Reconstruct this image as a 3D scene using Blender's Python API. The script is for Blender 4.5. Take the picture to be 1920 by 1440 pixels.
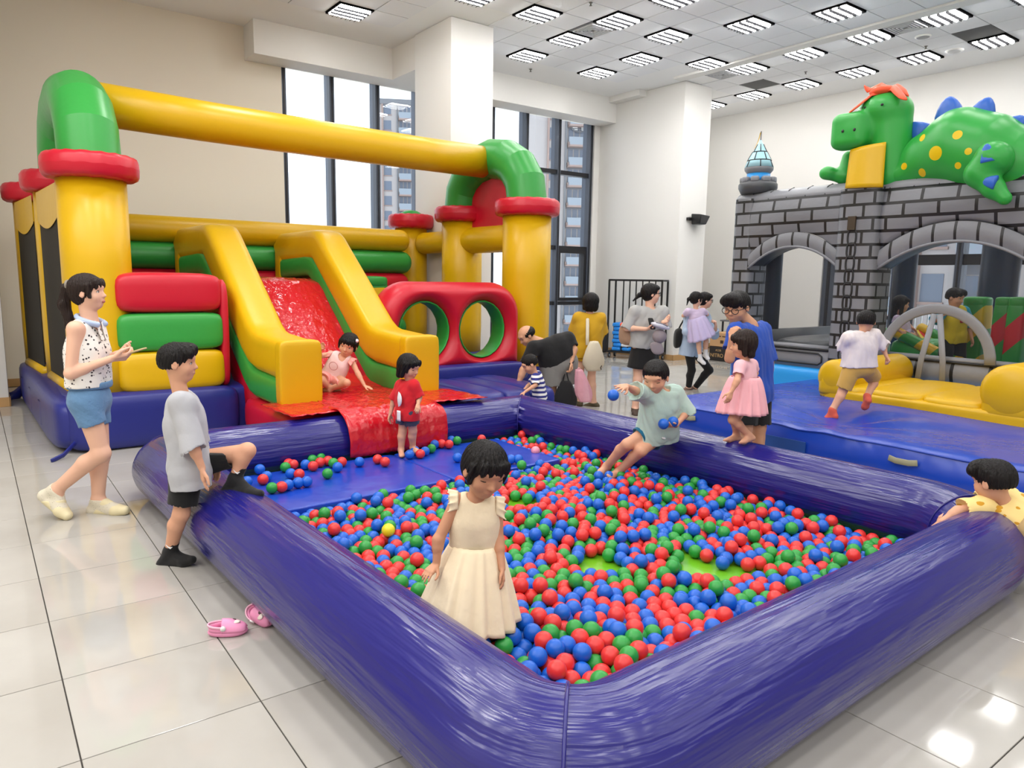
import bpy, bmesh, math, random
import numpy as np
from mathutils import Vector, Matrix
random.seed(7); RNG = np.random.default_rng(7)
for _o in list(bpy.data.objects): bpy.data.objects.remove(_o, do_unlink=True)
SC = bpy.context.scene; COL = SC.collection
PI = math.pi
# ------------------------------------------------------------------ camera
EYE = np.array([0, 0, 1.65]); FPX = 1360.0
_p, _r = math.radians(8.244), math.radians(.886)
_F = np.array([0, math.cos(_p), -math.sin(_p)]); _R0 = np.array([1., 0, 0]); _U0 = np.cross(_R0, _F)
_R = math.cos(_r)*_R0 + math.sin(_r)*_U0; _U = -math.sin(_r)*_R0 + math.cos(_r)*_U0
cam = bpy.data.cameras.new('camera'); CAM = bpy.data.objects.new('camera', cam); COL.objects.link(CAM)
cam.sensor_fit = 'HORIZONTAL'; cam.sensor_width = 36; cam.lens = 36*FPX/1920; cam.clip_end = 400; cam.clip_start = .05
CAM.matrix_world = Matrix(((_R[0], _U[0], -_F[0], EYE[0]), (_R[1], _U[1], -_F[1], EYE[1]), (_R[2], _U[2], -_F[2], EYE[2]), (0, 0, 0, 1)))
SC.camera = CAM
# ------------------------------------------------------------------ world, exposure
W = bpy.data.worlds.new('sky'); SC.world = W; W.use_nodes = True
W.node_tree.nodes['Background'].inputs[0].default_value = (.86, .92, 1, 1)
W.node_tree.nodes['Background'].inputs[1].default_value = 2.2
SC.view_settings.view_transform = 'Standard'; SC.view_settings.look = 'None'
SC.view_settings.exposure = -0.04; SC.view_settings.gamma = 1; SC.view_settings.use_curve_mapping = False
LAMP = 43.0          # radiance of the fluorescent tubes
SC.cycles.max_bounces = 8; SC.cycles.diffuse_bounces = 4; SC.cycles.transparent_max_bounces = 12
# ------------------------------------------------------------------ frames: room (e1 deep-left, e2 deep-right) and inflatable/pool
def frame(deg):
    a = math.radians(deg); return np.array([math.sin(a), math.cos(a), 0]), np.array([math.cos(a), -math.sin(a), 0])
E1, E2 = frame(-36.71); K1, K2 = frame(-38.0); BO = np.array([-4.038, 6.504, 0]); EZ = np.array([0, 0, 1.])
def rm(a, b, z=0): return E1*a + E2*b + EZ*z
def bn(k, b, z=0): return BO + K1*k + K2*b + EZ*z
def at(x, y, Y):      # point at world depth Y seen in that direction
    d = _R*((x-960)/FPX) + _U*((720-y)/FPX) + _F; t = Y/d[1]; return EYE + d*t
def pj(P):
    q = np.asarray(P, float) - EYE; d = q @ _F; return 960 + FPX*(q @ _R)/d, 720 - FPX*(q @ _U)/d, d
# ------------------------------------------------------------------ materials
def lin(c): return tuple(((v/255)/12.92 if v/255 <= .04045 else ((v/255+.055)/1.055)**2.4) for v in c) + (1,)
MATS = {}
def mat(name, rgb, rough=.5, bump=0, bscale=20, metal=0, coat=0, spec=.5, bdist=.01, stretch=None, uvmap=False, sheen=0, sss=0):
    if name in MATS: return MATS[name]
    m = bpy.data.materials.new(name); m.use_nodes = True; MATS[name] = m
    nt = m.node_tree; b = nt.nodes['Principled BSDF']
    b.inputs['Base Color'].default_value = lin(rgb); b.inputs['Roughness'].default_value = rough
    b.inputs['Metallic'].default_value = metal; b.inputs['Specular IOR Level'].default_value = spec
    if coat: b.inputs['Coat Weight'].default_value = coat; b.inputs['Coat Roughness'].default_value = .12
    if sheen: b.inputs['Sheen Weight'].default_value = sheen
    if bump:
        tc = nt.nodes.new('ShaderNodeTexCoord'); n = nt.nodes.new('ShaderNodeTexNoise'); bp = nt.nodes.new('ShaderNodeBump')
        n.inputs['Scale'].default_value = bscale; n.inputs['Detail'].default_value = 3
        src = tc.outputs['UV' if uvmap else 'Object']
        if stretch:
            mp = nt.nodes.new('ShaderNodeMapping'); mp.inputs['Scale'].default_value = stretch
            nt.links.new(src, mp.inputs[0]); src = mp.outputs[0]
        nt.links.new(src, n.inputs['Vector']); nt.links.new(n.outputs[0], bp.inputs['Height'])
        bp.inputs['Strength'].default_value = bump; bp.inputs['Distance'].default_value = bdist
        nt.links.new(bp.outputs[0], b.inputs['Normal'])
    return m
def nodes(m): return m.node_tree, m.node_tree.nodes, m.node_tree.links, m.node_tree.nodes['Principled BSDF']
def emat(name, rgb, s):
    m = bpy.data.materials.new(name); m.use_nodes = True; nt = m.node_tree; nt.nodes.clear()
    e = nt.nodes.new('ShaderNodeEmission'); e.inputs[0].default_value = rgb + (1,); e.inputs[1].default_value = s
    o = nt.nodes.new('ShaderNodeOutputMaterial'); nt.links.new(e.outputs[0], o.inputs[0]); return m
def vinyl(name, rgb, rough=.36, bump=.12, bscale=9, spec=.45): return mat(name, rgb, rough, bump, bscale, spec=spec, bdist=.02)
V_YEL = vinyl('vinyl_yellow', (214, 170, 6)); V_GRN = vinyl('vinyl_green', (48, 150, 62)); V_RED = vinyl('vinyl_red', (192, 16, 42))
V_BLU = vinyl('vinyl_blue', (35, 42, 122)); V_DBLU = vinyl('vinyl_spike_blue', (44, 98, 190)); V_LBLU = vinyl('vinyl_light_blue', (42, 150, 226))
V_GREY = vinyl('vinyl_grey', (128, 130, 136)); V_DGREY = vinyl('vinyl_dark_grey', (74, 76, 80)); V_SLATE = vinyl('vinyl_slate', (50, 56, 68))
V_GDIN = vinyl('vinyl_dino', (44, 158, 62)); V_ORNG = vinyl('vinyl_orange', (232, 84, 44), .5)
V_PALE = vinyl('vinyl_pale_blue', (160, 205, 218)); BLACK = mat('black_print', (22, 22, 24), .45)
V_REDG = mat('vinyl_red_gloss', (196, 22, 36), .16, .55, 7, spec=.6, bdist=.05)
V_MAT = mat('vinyl_mat_blue', (24, 64, 172), .27, .6, 1.7, spec=.5, bdist=.06)
V_MATD = mat('vinyl_mat_dark', (26, 74, 150), .5)
V_LIME = mat('vinyl_lime', (104, 176, 30), .3, .3, 5, bdist=.03)
M_TUBE = mat('vinyl_tube', (33, 31, 114), .2, .75, 1.0, spec=.55, bdist=.035, stretch=(.9, 12, 1), uvmap=True)
WALLW = mat('wall_paint', (230, 228, 224), .85, .03, 60); WALLC = mat('wall_paint_cream', (234, 226, 210), .85, .03, 60)
CEILP = mat('ceiling_paint', (240, 240, 240), .9); CEILT = mat('ceiling_panel', (236, 237, 240), .95); GAPM = mat('joint_grey', (96, 96, 98), .9)
WOODB = mat('skirting_wood', (186, 146, 96), .5, .1, 40); GROUT = mat('grout', (64, 60, 56), .8)
DKMET = mat('dark_metal', (38, 38, 42), .45, metal=.3); FRAMEM = mat('window_frame_metal', (74, 80, 92), .4, metal=.25); CHROME = mat('chrome', (200, 202, 205), .18, metal=1)
WHITE = mat('white_plastic', (235, 235, 232), .4); BLKPL = mat('black_plastic', (24, 24, 26), .4); VOIDM = mat('open_void', (92, 92, 92), .9)
# ------------------------------------------------------------------ objects
def tag(o, label=None, cat=None, group=None, kind=None):
    for k, v in (('label', label), ('category', cat), ('group', group), ('kind', kind)):
        if v: o[k] = v
    return o
def empty(name, loc, label=None, cat=None, group=None):
    o = bpy.data.objects.new(name, None); COL.objects.link(o); o.location = loc; o.empty_display_size = .1
    return tag(o, label, cat, group)
def root_loc(o):
    l = np.zeros(3)
    while o is not None: l = l + np.array(o.location); o = o.parent
    return l
def mesh_obj(name, V, Fc, m, parent=None, smooth=True, origin=None, uvs=None, mats=None, midx=None, auto=None):
    V = np.asarray(V, float).reshape(-1, 3)
    pl = root_loc(parent) if parent is not None else np.zeros(3)
    if origin is None: origin = pl if parent is not None else np.array([V[:, 0].mean(), V[:, 1].mean(), V[:, 2].min()])
    origin = np.asarray(origin, float)
    me = bpy.data.meshes.new(name); me.from_pydata((V-origin).tolist() if not isinstance(Fc, np.ndarray) else [], [], Fc if not isinstance(Fc, np.ndarray) else [])
    if isinstance(Fc, np.ndarray):
        n = Fc.shape[1]; me.vertices.add(len(V)); me.vertices.foreach_set('co', (V-origin).astype(np.float32).ravel())
        me.loops.add(Fc.size); me.loops.foreach_set('vertex_index', Fc.astype(np.int32).ravel())
        me.polygons.add(len(Fc)); me.polygons.foreach_set('loop_start', np.arange(0, Fc.size, n, dtype=np.int32))
        me.update(calc_edges=True)
    if smooth: me.polygons.foreach_set('use_smooth', [True]*len(me.polygons))
    for x in (mats or [m]): me.materials.append(x)
    if midx is not None: me.polygons.foreach_set('material_index', midx)
    if uvs is not None:
        l = me.uv_layers.new(name='UVMap'); vi = np.zeros(len(me.loops), np.int32); me.loops.foreach_get('vertex_index', vi)
        l.data.foreach_set('uv', np.asarray(uvs, np.float32)[vi].ravel() if len(uvs) == len(V) else np.asarray(uvs, np.float32).ravel())
    if auto: me.set_sharp_from_angle(angle=math.radians(auto))
    me.update()
    o = bpy.data.objects.new(name, me); COL.objects.link(o); o.location = origin-pl
    if parent is not None: o.parent = parent
    return o
class MB:
    def __init__(s): s.V = []; s.F = []; s.UV = []; s.M = []; s.cm = 0
    def add(s, V, Fc, UV=None):
        b = len(s.V); s.V += [tuple(v) for v in V]; s.F += [tuple(i+b for i in f) for f in Fc]; s.M += [s.cm]*len(Fc)
        s.UV += [tuple(u) for u in UV] if UV is not None else [(0, 0)]*len(V); return s
    def hexa(s, c8): return s.add(c8, [(0, 3, 2, 1), (4, 5, 6, 7), (0, 1, 5, 4), (1, 2, 6, 5), (2, 3, 7, 6), (3, 0, 4, 7)])
    def box(s, fr, a0, a1, b0, b1, z0, z1):
        return s.hexa([fr(a0, b0, z0), fr(a0, b1, z0), fr(a1, b1, z0), fr(a1, b0, z0), fr(a0, b0, z1), fr(a0, b1, z1), fr(a1, b1, z1), fr(a1, b0, z1)])
    def pillow(s, c, ax, n=6, seg=7):     # inflated box: centre, three half-axes
        c = np.asarray(c, float); ax = [np.asarray(a, float) for a in ax]; idx = {}; V = []; Fc = []
        t = np.sin(np.linspace(-1, 1, seg+1)*PI/2*.86)/math.sin(PI/2*.86)
        def vid(p):
            k = tuple(np.round(p, 5))
            if k not in idx:
                l = (np.abs(p)**n).sum()**(1/n); q = p/l*1.0; idx[k] = len(V); V.append(c + ax[0]*q[0] + ax[1]*q[1] + ax[2]*q[2])
            return idx[k]
        for d in range(3):
            for sg in (-1, 1):
                for i in range(seg):
                    for j in range(seg):
                        q = []
                        for (u, v) in ((t[i], t[j]), (t[i+1], t[j]), (t[i+1], t[j+1]), (t[i], t[j+1])):
                            p = np.zeros(3); p[d] = sg; p[(d+1) % 3] = u; p[(d+2) % 3] = v; q.append(vid(p))
                        Fc.append(tuple(q) if sg > 0 else tuple(q[::-1]))
        return s.add(V, Fc)
    def loft(s, rings, cap=True, closed=False, uvscale=None):
        n = len(rings[0]); V = [p for r in rings for p in r]; Fc = []; m = len(rings)
        for i in range(m if closed else m-1):
            a, b = i*n, ((i+1) % m)*n
            for j in range(n): k = (j+1) % n; Fc.append((a+j, a+k, b+k, b+j))
        UV = None
        if uvscale:
            L = [0]
            for i in range(1, m): L.append(L[-1]+float(np.linalg.norm(np.mean(rings[i], 0)-np.mean(rings[i-1], 0))))
            UV = [(L[i], min(j, n-j)/n*uvscale*2) for i in range(m) for j in range(n)]
        if cap and not closed: Fc.append(tuple(range(n-1, -1, -1))); Fc.append(tuple(range((m-1)*n, m*n)))
        return s.add(V, Fc, UV)
    def tube(s, path, r, seg=16, cap=True, round_ends=0, closed=False, up=None, sx=1, sy=1, ex=2, uvscale=None):
        P = [np.asarray(p, float) for p in path]; R = list(r) if hasattr(r, '__len__') else [r]*len(P)
        if round_ends:
            k = 4; d0 = P[0]-P[1]; d0 = d0/np.linalg.norm(d0); d1 = P[-1]-P[-2]; d1 = d1/np.linalg.norm(d1)
            h = [(math.sin(PI/2*(i+1)/k)*.999, math.cos(PI/2*(i+1)/k)) for i in range(k)]
            P = [P[0]+d0*R[0]*a*round_ends for a, b in h[::-1]] + P + [P[-1]+d1*R[-1]*a*round_ends for a, b in h]
            R = [max(R[0]*b, R[0]*.06) for a, b in h[::-1]] + R + [max(R[-1]*b, R[-1]*.06) for a, b in h]
        m = len(P); rings = []; u = None
        for i in range(m):
            t = (P[(i+1) % m]-P[i-1]) if closed else (P[min(i+1, m-1)]-P[max(i-1, 0)])
            t = t/np.linalg.norm(t)
            if up is not None: u = np.asarray(up, float)
            elif u is None: u = np.array([0, 0, 1.]) if abs(t[2]) < .9 else np.array([1., 0, 0])
            u = u-t*(u@t); u = u/np.linalg.norm(u); w = np.cross(t, u)
            g = 1.0
            if not closed and 0 < i < m-1:      # mitre
                a = P[i]-P[i-1]; b = P[i+1]-P[i]; cs = (a@b)/(np.linalg.norm(a)*np.linalg.norm(b)); g = 1/max(math.sqrt((1+cs)/2), .6)
            ring = []
            bend = None
            if g > 1.001:
                bb = (P[i]-P[i-1])/np.linalg.norm(P[i]-P[i-1]); bend = bb-t*(bb@t); nb = np.linalg.norm(bend); bend = bend/nb if nb > 1e-6 else None
            for j in range(seg):
                an = 2*PI*j/seg; c, sn = math.cos(an), math.sin(an)
                c = math.copysign(abs(c)**(2/ex), c); sn = math.copysign(abs(sn)**(2/ex), sn)
                off = u*c*R[i]*sx + w*sn*R[i]*sy
                if bend is not None: off = off+bend*(off@bend)*(g-1)
                ring.append(P[i]+off)
            rings.append(ring)
        return s.loft(rings, cap, closed, uvscale)
    def lathe(s, c, prof, seg=28, ax=None):   # prof: (r, z)
        X, Y, Z = ax if ax else (np.array([1., 0, 0]), np.array([0, 1., 0]), EZ)
        return s.loft([[np.asarray(c)+X*(max(r, 1e-4)*math.cos(2*PI*j/seg))+Y*(max(r, 1e-4)*math.sin(2*PI*j/seg))+Z*z for j in range(seg)] for r, z in prof])
    def ell(s, c, ax, seg=16, rows=10):
        c = np.asarray(c, float)
        return s.loft([[c+np.asarray(ax[0])*(max(math.sin(PI*i/rows), .004)*math.cos(2*PI*j/seg))+np.asarray(ax[1])*(max(math.sin(PI*i/rows), .004)*math.sin(2*PI*j/seg))-np.asarray(ax[2])*math.cos(PI*i/rows) for j in range(seg)] for i in range(rows+1)])
    def grid(s, fn, nu, nv, thick=None, uv=None):
        V = [fn(i/nu, j/nv) for i in range(nu+1) for j in range(nv+1)]; q = nv+1
        Fc = [(i*q+j, (i+1)*q+j, (i+1)*q+j+1, i*q+j+1) for i in range(nu) for j in range(nv)]
        UV = [(i/nu*uv[0], j/nv*uv[1]) for i in range(nu+1) for j in range(nv+1)] if uv else None
        return s.add(V, Fc, UV)
    def build(s, name, m, parent=None, smooth=True, origin=None, mats=None, auto=None, uv=False):
        o = mesh_obj(name, s.V, s.F, m, parent, smooth, origin, s.UV if uv else None, mats, s.M if mats else None, auto)
        return o
def bevel(o, w=.02, seg=2):
    bm = bmesh.new(); bm.from_mesh(o.data); bmesh.ops.bevel(bm, geom=list(bm.edges), offset=w, segments=seg, affect='EDGES', profile=.5, clamp_overlap=True)
    bm.to_mesh(o.data); bm.free(); o.data.polygons.foreach_set('use_smooth', [True]*len(o.data.polygons)); o.data.set_sharp_from_angle(angle=math.radians(35)); return o
def solidify(o, t, off=0):
    md = o.modifiers.new('thickness', 'SOLIDIFY'); md.thickness = t; md.offset = off; return o
# ------------------------------------------------------------------ signed distance fields -> smooth meshes (surface nets)
def _sub(lo, h, shp, bb0, bb1):
    i0 = np.maximum(np.floor((bb0-lo)/h).astype(int), 0); i1 = np.minimum(np.ceil((bb1-lo)/h).astype(int)+1, shp)
    return i0, i1
def d_cone(P, a, b, ra, rb):
    ba = b-a; L2 = float(ba@ba)+1e-12; pa = P-a.astype(np.float32)
    t = np.clip((pa@ba.astype(np.float32))/L2, 0, 1)
    q = pa-t[..., None]*ba.astype(np.float32)
    return np.sqrt((q*q).sum(-1))-(ra+(rb-ra)*t)
def d_ell(P, c, r, M):
    q = (P-c.astype(np.float32))@M.T.astype(np.float32); k = np.sqrt(((q/r)**2).sum(-1)); k2 = np.sqrt(((q/(r*r))**2).sum(-1))+1e-9
    return k*(k-1)/k2
def d_box(P, c, r, M, rd):
    q = np.abs((P-c.astype(np.float32))@M.T.astype(np.float32))-(np.asarray(r)-rd)
    return np.sqrt((np.maximum(q, 0)**2).sum(-1))+np.minimum(q.max(-1), 0)-rd
I3 = np.eye(3)
def sdf_mesh(prims, h, noise=None, post=None):
    """prims: ('c',a,b,ra,rb,k) cone | ('e',centre,radii,M,k) ellipsoid | ('b',centre,half,M,round,k) box; k<0 cuts away smoothly | ('p',point,normal) keeps the side behind the plane"""
    B0 = []; B1 = []
    for p in prims:
        if p[0] == 'c': m = max(p[3], p[4]); B0.append(np.minimum(p[1], p[2])-m); B1.append(np.maximum(p[1], p[2])+m)
        elif p[0] in 'eb' and p[-1] >= 0: m = float(np.linalg.norm(p[2])) if p[0] == 'b' else float(np.max(p[2])); B0.append(p[1]-m); B1.append(p[1]+m)
    lo = np.min(B0, 0)-.04-2*h; hi = np.max(B1, 0)+.04+2*h
    shp = np.ceil((hi-lo)/h).astype(int)+1
    D = np.full(shp, 1.0, np.float32)
    ax = [(lo[i]+h*np.arange(shp[i])).astype(np.float32) for i in range(3)]
    for p in prims:
        if p[0] == 'p':
            G = [ax[i]*np.float32(p[2][i]) for i in range(3)]
            d = (G[0][:, None, None]+G[1][None, :, None]+G[2][None, None, :])-np.float32(p[1]@p[2]); np.maximum(D, d, out=D); continue
        k = p[-1]; mg = abs(k)+3*h
        if p[0] == 'c': m = max(p[3], p[4])+mg; b0, b1 = np.minimum(p[1], p[2])-m, np.maximum(p[1], p[2])+m
        else: m = (float(np.linalg.norm(p[2])) if p[0] == 'b' else float(np.max(p[2])))+mg; b0, b1 = p[1]-m, p[1]+m
        i0, i1 = _sub(lo, h, shp, b0, b1)
        if (i1-i0 <= 0).any(): continue
        sl = tuple(slice(i0[i], i1[i]) for i in range(3))
        P = np.stack(np.meshgrid(*[ax[i][sl[i]] for i in range(3)], indexing='ij'), -1)
        d = d_cone(P, p[1], p[2], p[3], p[4]) if p[0] == 'c' else d_ell(P, p[1], p[2], p[3]) if p[0] == 'e' else d_box(P, p[1], p[2], p[3], p[4])
        o = D[sl]
        if k < 0:
            k = -k; d = -d; hh = np.maximum(k-np.abs(o-d), 0)/k; D[sl] = np.maximum(o, d)+hh*hh*k*.25
        elif k == 0: D[sl] = np.minimum(o, d)
        else: hh = np.maximum(k-np.abs(o-d), 0)/k; D[sl] = np.minimum(o, d)-hh*hh*k*.25
    if noise is not None or post is not None:
        near = np.argwhere(np.abs(D) < 6*h+.02); P = lo+near*h
        if noise is not None: D[tuple(near.T)] += noise(P).astype(np.float32)
    return surf_nets(D, lo, h)
def surf_nets(D, lo, h):
    ins = D < 0; nx, ny, nz = D.shape
    c = np.zeros((nx-1, ny-1, nz-1), np.uint8)
    for dx in (0, 1):
        for dy in (0, 1):
            for dz in (0, 1): c += ins[dx:nx-1+dx, dy:ny-1+dy, dz:nz-1+dz]
    act = (c > 0) & (c < 8); idx = np.argwhere(act); n = len(idx)
    vid = np.full(act.shape, -1, np.int32); vid[act] = np.arange(n)
    acc = np.zeros((n, 3)); cnt = np.zeros(n)
    def val(o): return D[idx[:, 0]+o[0], idx[:, 1]+o[1], idx[:, 2]+o[2]]
    cr = {(a, b, e): val((a, b, e)) for a in (0, 1) for b in (0, 1) for e in (0, 1)}
    for d in range(3):
        for a in (0, 1):
            for b in (0, 1):
                o0 = [0, 0, 0]; o0[(d+1) % 3] = a; o0[(d+2) % 3] = b; o1 = list(o0); o1[d] = 1
                v0, v1 = cr[tuple(o0)], cr[tuple(o1)]; s = (v0 < 0) != (v1 < 0)
                t = np.where(s, v0/np.where(s, v0-v1, 1), 0); p = np.tile(np.array(o0, float), (n, 1)); p[:, d] += t
                acc[s] += p[s]; cnt[s] += 1
    V = lo+(idx+acc/cnt[:, None])*h; Fs = []
    for d in range(3):
        e1, e2 = (d+1) % 3, (d+2) % 3
        A = np.moveaxis(ins, (d, e1, e2), (0, 1, 2)); Vv = np.moveaxis(vid, (d, e1, e2), (0, 1, 2))
        s0, s1 = A[:-1, 1:-1, 1:-1], A[1:, 1:-1, 1:-1]
        q = np.argwhere(s0 != s1); fl = s0[s0 != s1]
        i, j, k = q[:, 0], q[:, 1]+1, q[:, 2]+1
        f = np.stack([Vv[i, j-1, k-1], Vv[i, j, k-1], Vv[i, j, k], Vv[i, j-1, k]], 1)
        f[~fl] = f[~fl][:, ::-1]; Fs.append(f)
    return V, np.concatenate(Fs)
def sdf_obj(name, prims, h, m, parent=None, noise=None, origin=None, **kw):
    V, Fc = sdf_mesh(prims, h, noise); return mesh_obj(name, V, Fc, m, parent, True, origin, **kw)
# ================================================================== ROOM
CZ = 5.62; WA = 12.6; WB = 15.0; LW = -7.0; BW = -8.0
def struct(mb, name, m, parent=None, smooth=False, **k):
    o = mb.build(name, m, parent, smooth, **k)
    if parent is None: o['kind'] = 'structure'
    return o
# floor: slab in joint colour + tiles
fl = struct(MB().box(rm, BW-.2, WA+.6, LW-.2, WB+.2, -.12, -.006), 'floor', GROUT)
TILE = mat('floor_tile', (214, 210, 203), .07, spec=.62)
nt, N, L, b = nodes(TILE)
tc = N.new('ShaderNodeTexCoord'); n1 = N.new('ShaderNodeTexNoise'); n1.inputs['Scale'].default_value = 1.7; n1.inputs['Detail'].default_value = 6
oi = N.new('ShaderNodeObjectInfo'); add = N.new('ShaderNodeVectorMath'); L.new(tc.outputs['Object'], add.inputs[0])
cx = N.new('ShaderNodeCombineXYZ'); mul = N.new('ShaderNodeMath'); mul.operation = 'MULTIPLY'; mul.inputs[1].default_value = 40; L.new(oi.outputs['Random'], mul.inputs[0]); L.new(mul.outputs[0], cx.inputs[2]); L.new(cx.outputs[0], add.inputs[1]); L.new(add.outputs[0], n1.inputs['Vector'])
rp = N.new('ShaderNodeValToRGB'); rp.color_ramp.elements[0].position = .3; rp.color_ramp.elements[0].color = lin((170, 166, 159)); rp.color_ramp.elements[1].position = .7; rp.color_ramp.elements[1].color = lin((182, 179, 173)); L.new(n1.outputs[0], rp.inputs[0]); L.new(rp.outputs[0], b.inputs['Base Color'])
n2 = N.new('ShaderNodeTexNoise'); n2.inputs['Scale'].default_value = 2.2; L.new(add.outputs[0], n2.inputs['Vector']); bp = N.new('ShaderNodeBump'); bp.inputs['Strength'].default_value = .04; bp.inputs['Distance'].default_value = .02; L.new(n2.outputs[0], bp.inputs['Height']); L.new(bp.outputs[0], b.inputs['Normal'])
TA, TB = .615, .61; cand = []; rest = MB()
for i in range(-14, 16):
    for j in range(-12, 25):
        a0 = 3.30+TA*i; b0 = .19+TB*j
        if a0+TA > WA or b0 < LW or b0+TB > WB: continue
        c = rm(a0+TA/2, b0+TB/2); x, y, d = pj(c)
        q = c-BO; kk, bb = q@K1, q@K2
        hid = (-6.0 < kk < -2.0 and .7 < bb < 3.7) or (.3 < kk < 3.5 and .3 < bb < 5.8) or (a0 < 5.1 and b0 > 6.2) or (a0 < 6.4 and b0 > 9.3)
        if d > .5 and -220 < x < 2140 and y < 1700 and not hid: cand.append((d, a0, b0))
        else: rest.box(rm, a0+.0025, a0+TA-.0025, b0+.0025, b0+TB-.0025, -.012, 0)
cand.sort(); tm = None
for n, (d, a0, b0) in enumerate(cand):
    if n >= 300: rest.box(rm, a0+.0025, a0+TA-.0025, b0+.0025, b0+TB-.0025, -.012, 0); continue
    c = rm(a0+TA/2, b0+TB/2)
    if tm is None:
        o = MB().box(rm, a0+.0025, a0+TA-.0025, b0+.0025, b0+TB-.0025, -.012, 0).build('tile', TILE, fl, False, origin=c); bevel(o, .0015, 1); tm = o
    else: o = tm.copy(); COL.objects.link(o); o.parent = fl
    o.location = c-root_loc(fl)
o = rest.build('tile_field', TILE, fl, False); o['kind'] = 'stuff'
# walls
struct(MB().box(rm, BW-.2, BW, LW, WB, 0, CZ), 'wall_near', WALLW)
struct(MB().box(rm, BW, WA, LW-.2, LW, 0, CZ), 'wall_left', WALLC)
w = MB()
w.box(rm, WA, WA+.3, LW, 4.47, 0, CZ); w.box(rm, WA, WA+.3, 7.98, 8.78, 0, CZ); w.box(rm, WA, WA+.3, 4.47, 11.62, 5.17, CZ); w.box(rm, WA, WA+.3, 4.47, 11.62, 0, .1)
struct(w, 'wall_back', WALLC)
struct(MB().box(rm, WA, WA+.3, 11.62, WB+.2, 0, CZ), 'wall_back.001', WALLW)
w = MB(); w.box(rm, 8.85, WA, WB, WB+.3, 0, CZ); w.box(rm, BW, 3.0, WB, WB+.3, 0, CZ); w.box(rm, 3.0, 8.85, WB, WB+.3, 0, .42); w.box(rm, 3.0, 8.85, WB, WB+.3, 3.25, CZ)
struct(w, 'wall_right', WALLW)
# columns
def column(name, a0, a1, b0, b1, m=WALLW):
    return bevel(struct(MB().box(rm, a0, a1, b0, b1, 0, CZ-.002), name, m), .012, 2)
column('column', 10.06, 11.2, 6.23, 7.03, WALLW); column('column.001', 10.16, WA-.004, 11.78, 12.62); column('column.002', 10.75, 11.6, -.75, .30)
# beams dropped under the ceiling
struct(MB().box(rm, 12.1, WA, 3.87, 11.88, 5.10, CZ), 'beam_back', WALLW)
struct(MB().box(rm, 11.2, 12.1, 6.28, 6.95, 5.10, CZ), 'beam_back.001', WALLW)
struct(MB().box(rm, 11.2, WA, 11.55, 12.62, 5.50, CZ), 'beam_back.002', WALLW)
# skirting
def skirt(nm, *bx):
    m = MB()
    for q in bx: m.box(rm, *q, .001, .115)
    return struct(m, nm, WOODB)
skirt('baseboard_back', (WA-.015, WA, LW, 4.47), (WA-.015, WA, 11.62, 11.78)); skirt('baseboard_right', (8.9, 10.0, WB-.015, WB), (10.0, WA, WB-.015, WB))
skirt('baseboard_column', (10.145, 10.16, 11.765, 12.635), (10.145, WA, 11.765, 11.78)); skirt('baseboard_column.001', (10.735, 10.75, -.765, .315), (10.735, 11.6, .30, .315)); skirt('baseboard_column.002', (10.045, 10.06, 6.215, 7.045))
# ceiling slab + panels
ce = struct(MB().box(rm, BW-.2, WA+.4, LW-.2, WB+.4, CZ, CZ+.25), 'ceiling', CEILP)
PA, PB, PR = .57, .565, .585
LIGHTS = {(0, 6): 0}
main_l = [(10.84-.57*i, 8.31+.565*j) for i, j in ((2, 1), (4, 0), (2, 0), (4, 2), (0, 0), (2, 3), (0, 3), (3, 5), (6, 3), (6, 0), (0, -6), (3, -4), (3, -2), (6, -3), (8, 1), (8, 4), (8, -1), (10, 3), (10, 0), (10, -3), (12, -1), (12, 3), (6, -6), (9, -6), (3, -6), (14, 1), (14, -3), (17, 0), (17, 3), (4, -9), (8, -9), (12, -8))]
# positions as seen: see the rows along the bay
main_l = [q for q in main_l if q not in ((10.84-.57*2, 8.31+.565), (10.84-.57*4, 8.31+.565*0))] + [(10.84-.57*4, 8.31), (10.84-.57*4, 8.31+.565*2)]
main_l = list(dict.fromkeys((round(a, 3), round(b, 3)) for a, b in main_l))
right_l = [(8.82-.57*i, 11.95+.585*j) for i, j in ((0, 0), (2, 0), (4, 0), (6, 0), (0, 3), (2, 3), (4, 3), (6, 3), (-2, 3), (-4, 3), (8, 0), (8, 3), (10, 0), (10, 3), (13, 1))]
right_l = [(round(a, 3), round(b, 3)) for a, b in right_l]
main_v = [(round(10.84-.57*3, 3), 8.31)]; right_v = [(round(8.82-.57*5, 3), 11.95), (round(8.82+.57, 3), 11.95)]
right_d = [(round(8.82-.57*6, 3), round(11.95+.585*2, 3)), (round(8.82+.57, 3), round(11.95+.585*2, 3))]
cells = []
for i in range(0, 30):
    for j in range(-20, 6):
        a, bb = round(10.84-.57*i, 3), round(8.31+.565*j, 3)
        if bb < LW+.5: continue
        if 9.4 < a and (5.8 < bb < 7.15): continue
        if j == 5 and a > 9.4: continue
        cells.append((a, bb, PA, PB, (a, bb) in main_l, (a, bb) in main_v, False))
for i in range(-5, 26):
    for j in range(0, 5):
        a, bb = round(8.82-.57*i, 3), round(11.95+.585*j, 3)
        if a > 9.2 and j == 0 and (a, bb) not in right_v: continue
        if a > 10.0 and j < 3: continue
        if j == 4: continue
        cells.append((a, bb, PA, PR, (a, bb) in right_l, (a, bb) in right_v, (a, bb) in right_d))
seen = lambda a, bb: (lambda q: q[2] > .5 and -80 < q[0] < 2000 and q[1] > -60)(pj(rm(a, bb, CZ)))
rest = MB(); cnt = 0; protos = {}
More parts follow.
